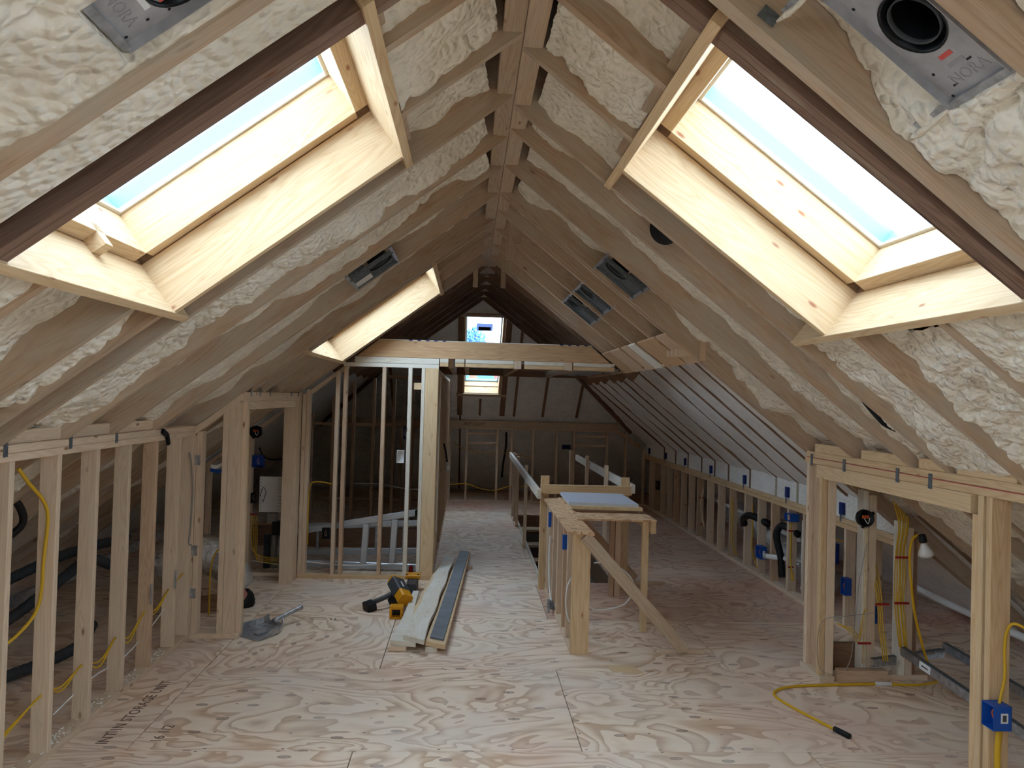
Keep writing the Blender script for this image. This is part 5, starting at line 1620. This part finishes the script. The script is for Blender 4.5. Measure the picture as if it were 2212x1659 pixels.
bar('tape_patch', -2.09, -2.03, 6.615, 6.62, .40, .50, M['galv_dull'], fd2)
cp = emp('cardboard_flap', (-2.2, 7.0, 0), 'flattened brown board on the floor under the foil duct', 'board')
slab('flap', [(-2.45, 6.55, .10), (-2.0, 6.62, .16), (-2.0, 6.66, .16), (-2.45, 6.60, .10)], (0, .02, -.13), M['rust'], cp)
for k, (lab, pts) in enumerate((('black ribbed hose curving on the floor behind the left foreground studs', [(-3.3, 3.9, .09), (-2.95, 4.6, .07), (-2.75, 5.1, .06), (-2.62, 5.45, .09), (-2.6, 5.62, .2)]),
                                ('thick black ribbed hose rising behind the left foreground studs', [(-3.3, 4.6, .10), (-3.0, 5.2, .3), (-2.85, 5.6, .48), (-2.78, 5.9, .58), (-2.7, 6.1, .50)]),
                                ('grey ribbed hose rising behind the black one in the left eaves', [(-3.5, 4.7, .3), (-3.15, 5.3, .5), (-2.95, 5.9, .62), (-2.8, 6.6, .62)]))):
    o = tube('ribbed_hose', pts, .036, M['hose'], None, sub=14, seg=12, ridge=.10)
    tag(o, lab, 'hose')
tag(tube('black_pipe_wrap', [(-2.62, 4.58, 1.22), (-2.60, 4.66, 1.16), (-2.60, 4.70, 1.05), (-2.66, 4.62, .96)], .022, M['black'], None, sub=5, seg=8), 'short black wrapped pipe end hanging from the left eaves foam', 'pipe')
for k, (lab, x, y0, y1, z) in enumerate((('galvanized channel lying in the left eaves beyond the black hoses', -3.0, 5.3, 7.6, .42),)):
    t = emp('steel_channel', (x, y0, z), lab, 'steel channel')
    board('web', (x, y0, z), (x + .2, y1, z + .1), .004, .09, (0, 0, 1), M['galv'], t, bev=0)
    board('flange', (x + .02, y0, z + .045), (x + .22, y1, z + .145), .04, .003, (0, 0, 1), M['galv'], t, bev=0)


def channel(lab, a, b, h=.055, w=.035, sticker=None):
    a, b = V(a), V(b)
    t = emp('steel_channel', a, lab, 'steel channel', None)
    x = (b - a).normalized()
    side = V((0, 0, 1)).cross(x).normalized()
    up = x.cross(side)
    board('web', a, b, .003, h, (0, 0, 1), M['galv'], t, bev=0)
    for s in (1, -1):
        board('flange', a + side * w / 2 + V((0, 0, s * h / 2)), b + side * w / 2 + V((0, 0, s * h / 2)), w, .003, (0, 0, 1), M['strap'] if s > 0 else M['galv'], t, bev=0)
    if sticker:
        c = a + (b - a) * sticker - side * .0025
        board('sticker', c - x * .055, c + x * .055, .001, h * .9, (0, 0, 1), M['paper'], t, bev=0)
        for k in range(4):
            board('sticker_print', c - side * .001 + x * (-.03 + .016 * k), c - side * .001 + x * (-.018 + .016 * k), .0006, .010, (0, 0, 1), M['black'], t, bev=0)
    return t
channel('longest galvanized channel with a white sticker in the stack by the niche', (2.985, 5.10, .225), (3.10, 3.3, .06), sticker=.14)
channel('galvanized channel crossing under the stickered one by the niche', (2.80, 5.10, .14), (3.50, 5.42, .11))
channel('back galvanized channel lying parallel to the stickered one by the niche', (3.50, 5.45, .15), (3.58, 3.6, .04))
sup = emp('wood_block', (3.12, 4.5, 0), 'lumber block carrying the galvanized channels by the niche', 'block')
bar('block_body', 3.0, 3.62, 3.72, 3.80, 0, .028, M['stud'], sup)
tag(tube('black_lead', [(2.62, 3.66, .008), (2.5, 3.72, .008), (2.4, 3.70, .008), (2.25, 3.62, .008), (2.15, 3.52, .008)], .005, M['black'], None), 'thin black lead on the floor by the right foreground studs', 'cable')
tag(tube('yellow_drop_cable', [(2.62, 3.32, .84), (2.54, 3.40, .90), (2.515, 3.43, .87), (2.508, 3.44, .78), (2.50, 3.425, .66), (2.478, 3.42, .56), (2.47, 3.42, .525)], .007, M['yellow'], None), 'yellow cable dropping into the bright blue box on the right foreground stud', 'cable')
tag(tube('yellow_feed_cable', [(2.475, 3.42, .428), (2.47, 3.425, .3), (2.472, 3.42, .15), (2.47, 3.42, .045)], .014, M['yellow'], None), 'flat yellow feed cable below the bright blue box on the right foreground stud', 'cable')
du = emp('grey_duct_corner', (3.1, 4.6, 1.15), 'crumpled grey duct boot tucked under the niche header', 'duct')
slab('boot_face', [(2.98, 4.62, 1.27), (3.18, 4.25, 1.25), (3.24, 4.30, 1.13), (3.12, 4.55, 1.16)], (.05, .05, .02), M['galv_dull'], du)
slab('boot_side', [(3.18, 4.25, 1.25), (3.35, 4.05, 1.24), (3.30, 4.20, 1.14), (3.24, 4.30, 1.13)], (.04, .05, .02), M['drywall'], du)

# ductwork in the dropped ceiling
dd = emp('exhaust_fan_housing', (.23, 9.0, 2.2), 'dark exhaust fan housing between the joists of the dropped ceiling', 'fan')
bar('housing', -.0, .455, 8.05, 10.0, 2.23, 2.29, M['black'], dd)
for k in range(4):
    bar('slat', .05, .42, 8.3 + .4 * k, 8.42 + .4 * k, 2.215, 2.228, M['tool_grey'], dd)
for x0, x1, y in ((.10, .20, 8.9), (.26, .41, 9.55), (.08, .16, 9.75), (.28, .36, 8.55)):
    bar('bright_slot', x0, x1, y, y + .06, 2.226, 2.2295, M['alu'], dd, bev=0)
db = emp('duct_board', (1.3, 9, 2.2), 'crumpled grey duct board between the joists near the right end of the dropped ceiling', 'duct')
P_ = np.zeros((30, 12, 3))
for i in range(30):
    for j in range(12):
        P_[i, j] = (1.085 + .5 * j / 11, 8.05 + 2.2 * i / 29, 2.185 + .03 * random.random())
grid_obj('panel', P_, M['galv_dull'], db, smooth=False)

# foam crumbs scattered along the plates: nobody could count them
vs, fs = [], []
def crumb(x, y, z, r):
    k = len(vs)
    for dx_, dy_, dz_ in ((r, 0, 0), (-r, 0, 0), (0, r, 0), (0, -r, 0), (0, 0, r), (0, 0, -r * .2)):
        vs.append((x + dx_, y + dy_, z + dz_ * .7))
    for a, b_, c in ((0, 2, 4), (2, 1, 4), (1, 3, 4), (3, 0, 4), (2, 0, 5), (1, 2, 5), (3, 1, 5), (0, 3, 5)):
        fs.append((k + a, k + b_, k + c))
rr = random.Random(3)
for _ in range(300):
    crumb(rr.uniform(XL - .08, XL - .005), rr.choice([4.15, 4.6, 3.7, 5.0, 5.4]) + rr.gauss(0, .1), .038, rr.uniform(.002, .008))
for _ in range(420):
    crumb(rr.uniform(3.206, 3.28), rr.uniform(5.4, 13.5), .04, rr.uniform(.003, .009))
for _ in range(90):
    crumb(rr.uniform(2.45, 3.4), rr.uniform(4.9, 5.14), 0.0, rr.uniform(.002, .007))
for _ in range(60):
    crumb(rr.uniform(-2.3, -1.75), rr.uniform(6.9, 7.85), 0.0, rr.uniform(.002, .008))
for _ in range(60):
    crumb(rr.uniform(-1.9, 2.4), rr.uniform(3.6, 7.5), 0.0, rr.uniform(.0015, .0035))
cm = meshobj('foam_crumbs', vs, fs, M['barrier'], None)
tag(cm, 'scattered white foam crumbs on the wall plates and floor', 'debris', None, 'stuff')

# ------------------------------------------------------------------ outside the hip skylight
gr = bar('ground_outside', -60, 60, 18, 120, -6.2, -6.0, M['grass'], None, bev=0)
tag(gr, kind='structure')
nb = emp('neighbour_building', (1, 42, -6), 'blue wrapped building with pale slanting battens outside the far skylight', 'building')
bar('facade', -9, 11, 42, 50, -6, 4.1, M['wrap'], nb, bev=0)
bar('parapet', -9.1, 11.1, 41.9, 50, 4.1, 4.3, M['wrap_pale'], nb, bev=0)
for x in (-.6, .25):
    board('batten', (x, 41.97, 3.0), (x + 1.6, 41.97, 4.1), .06, .09, (-.5, 0, .8), M['wrap_pale'], nb, bev=0)
rp = emp('red_mast', (1.3, 41, -6), 'red painted mast standing before the blue building outside', 'mast')
tube('mast', [(1.55, 41, -6), (1.55, 41, 3.9)], .22, M['redpost'], rp, sub=1, seg=10)
for lab, c, s, m in (('leafy green tree seen at the lower left of the far skylight', (-1.4, 34, 4.1), 1.5, 'leaf'), ('small hazy blue-green tree seen in the middle of the far skylight', (.2, 38, 4.2), .9, 'wrap')):
    t = emp('garden_tree', (c[0], c[1], -6), lab, 'tree')
    tube('trunk', [(c[0], c[1], -6), (c[0], c[1], c[2])], .2, M['rust'], t, sub=1, seg=8)
    vs, fs = [], []
    for _ in range(900):
        d_ = V((rr.gauss(0, 1), rr.gauss(0, 1), rr.gauss(0, 1))).normalized() * s * rr.random() ** .4
        p = V(c) + V((d_.x * .8, d_.y * .8, d_.z * 1.3))
        e1 = V((rr.gauss(0, 1), rr.gauss(0, 1), rr.gauss(0, 1))).normalized() * .12
        e2 = e1.orthogonal().normalized() * .09
        k = len(vs)
        vs += [p - e1, p + e2, p + e1, p - e2]
        fs.append((k, k + 1, k + 2, k + 3))
    meshobj('foliage', vs, fs, M[m], t, fix=False)
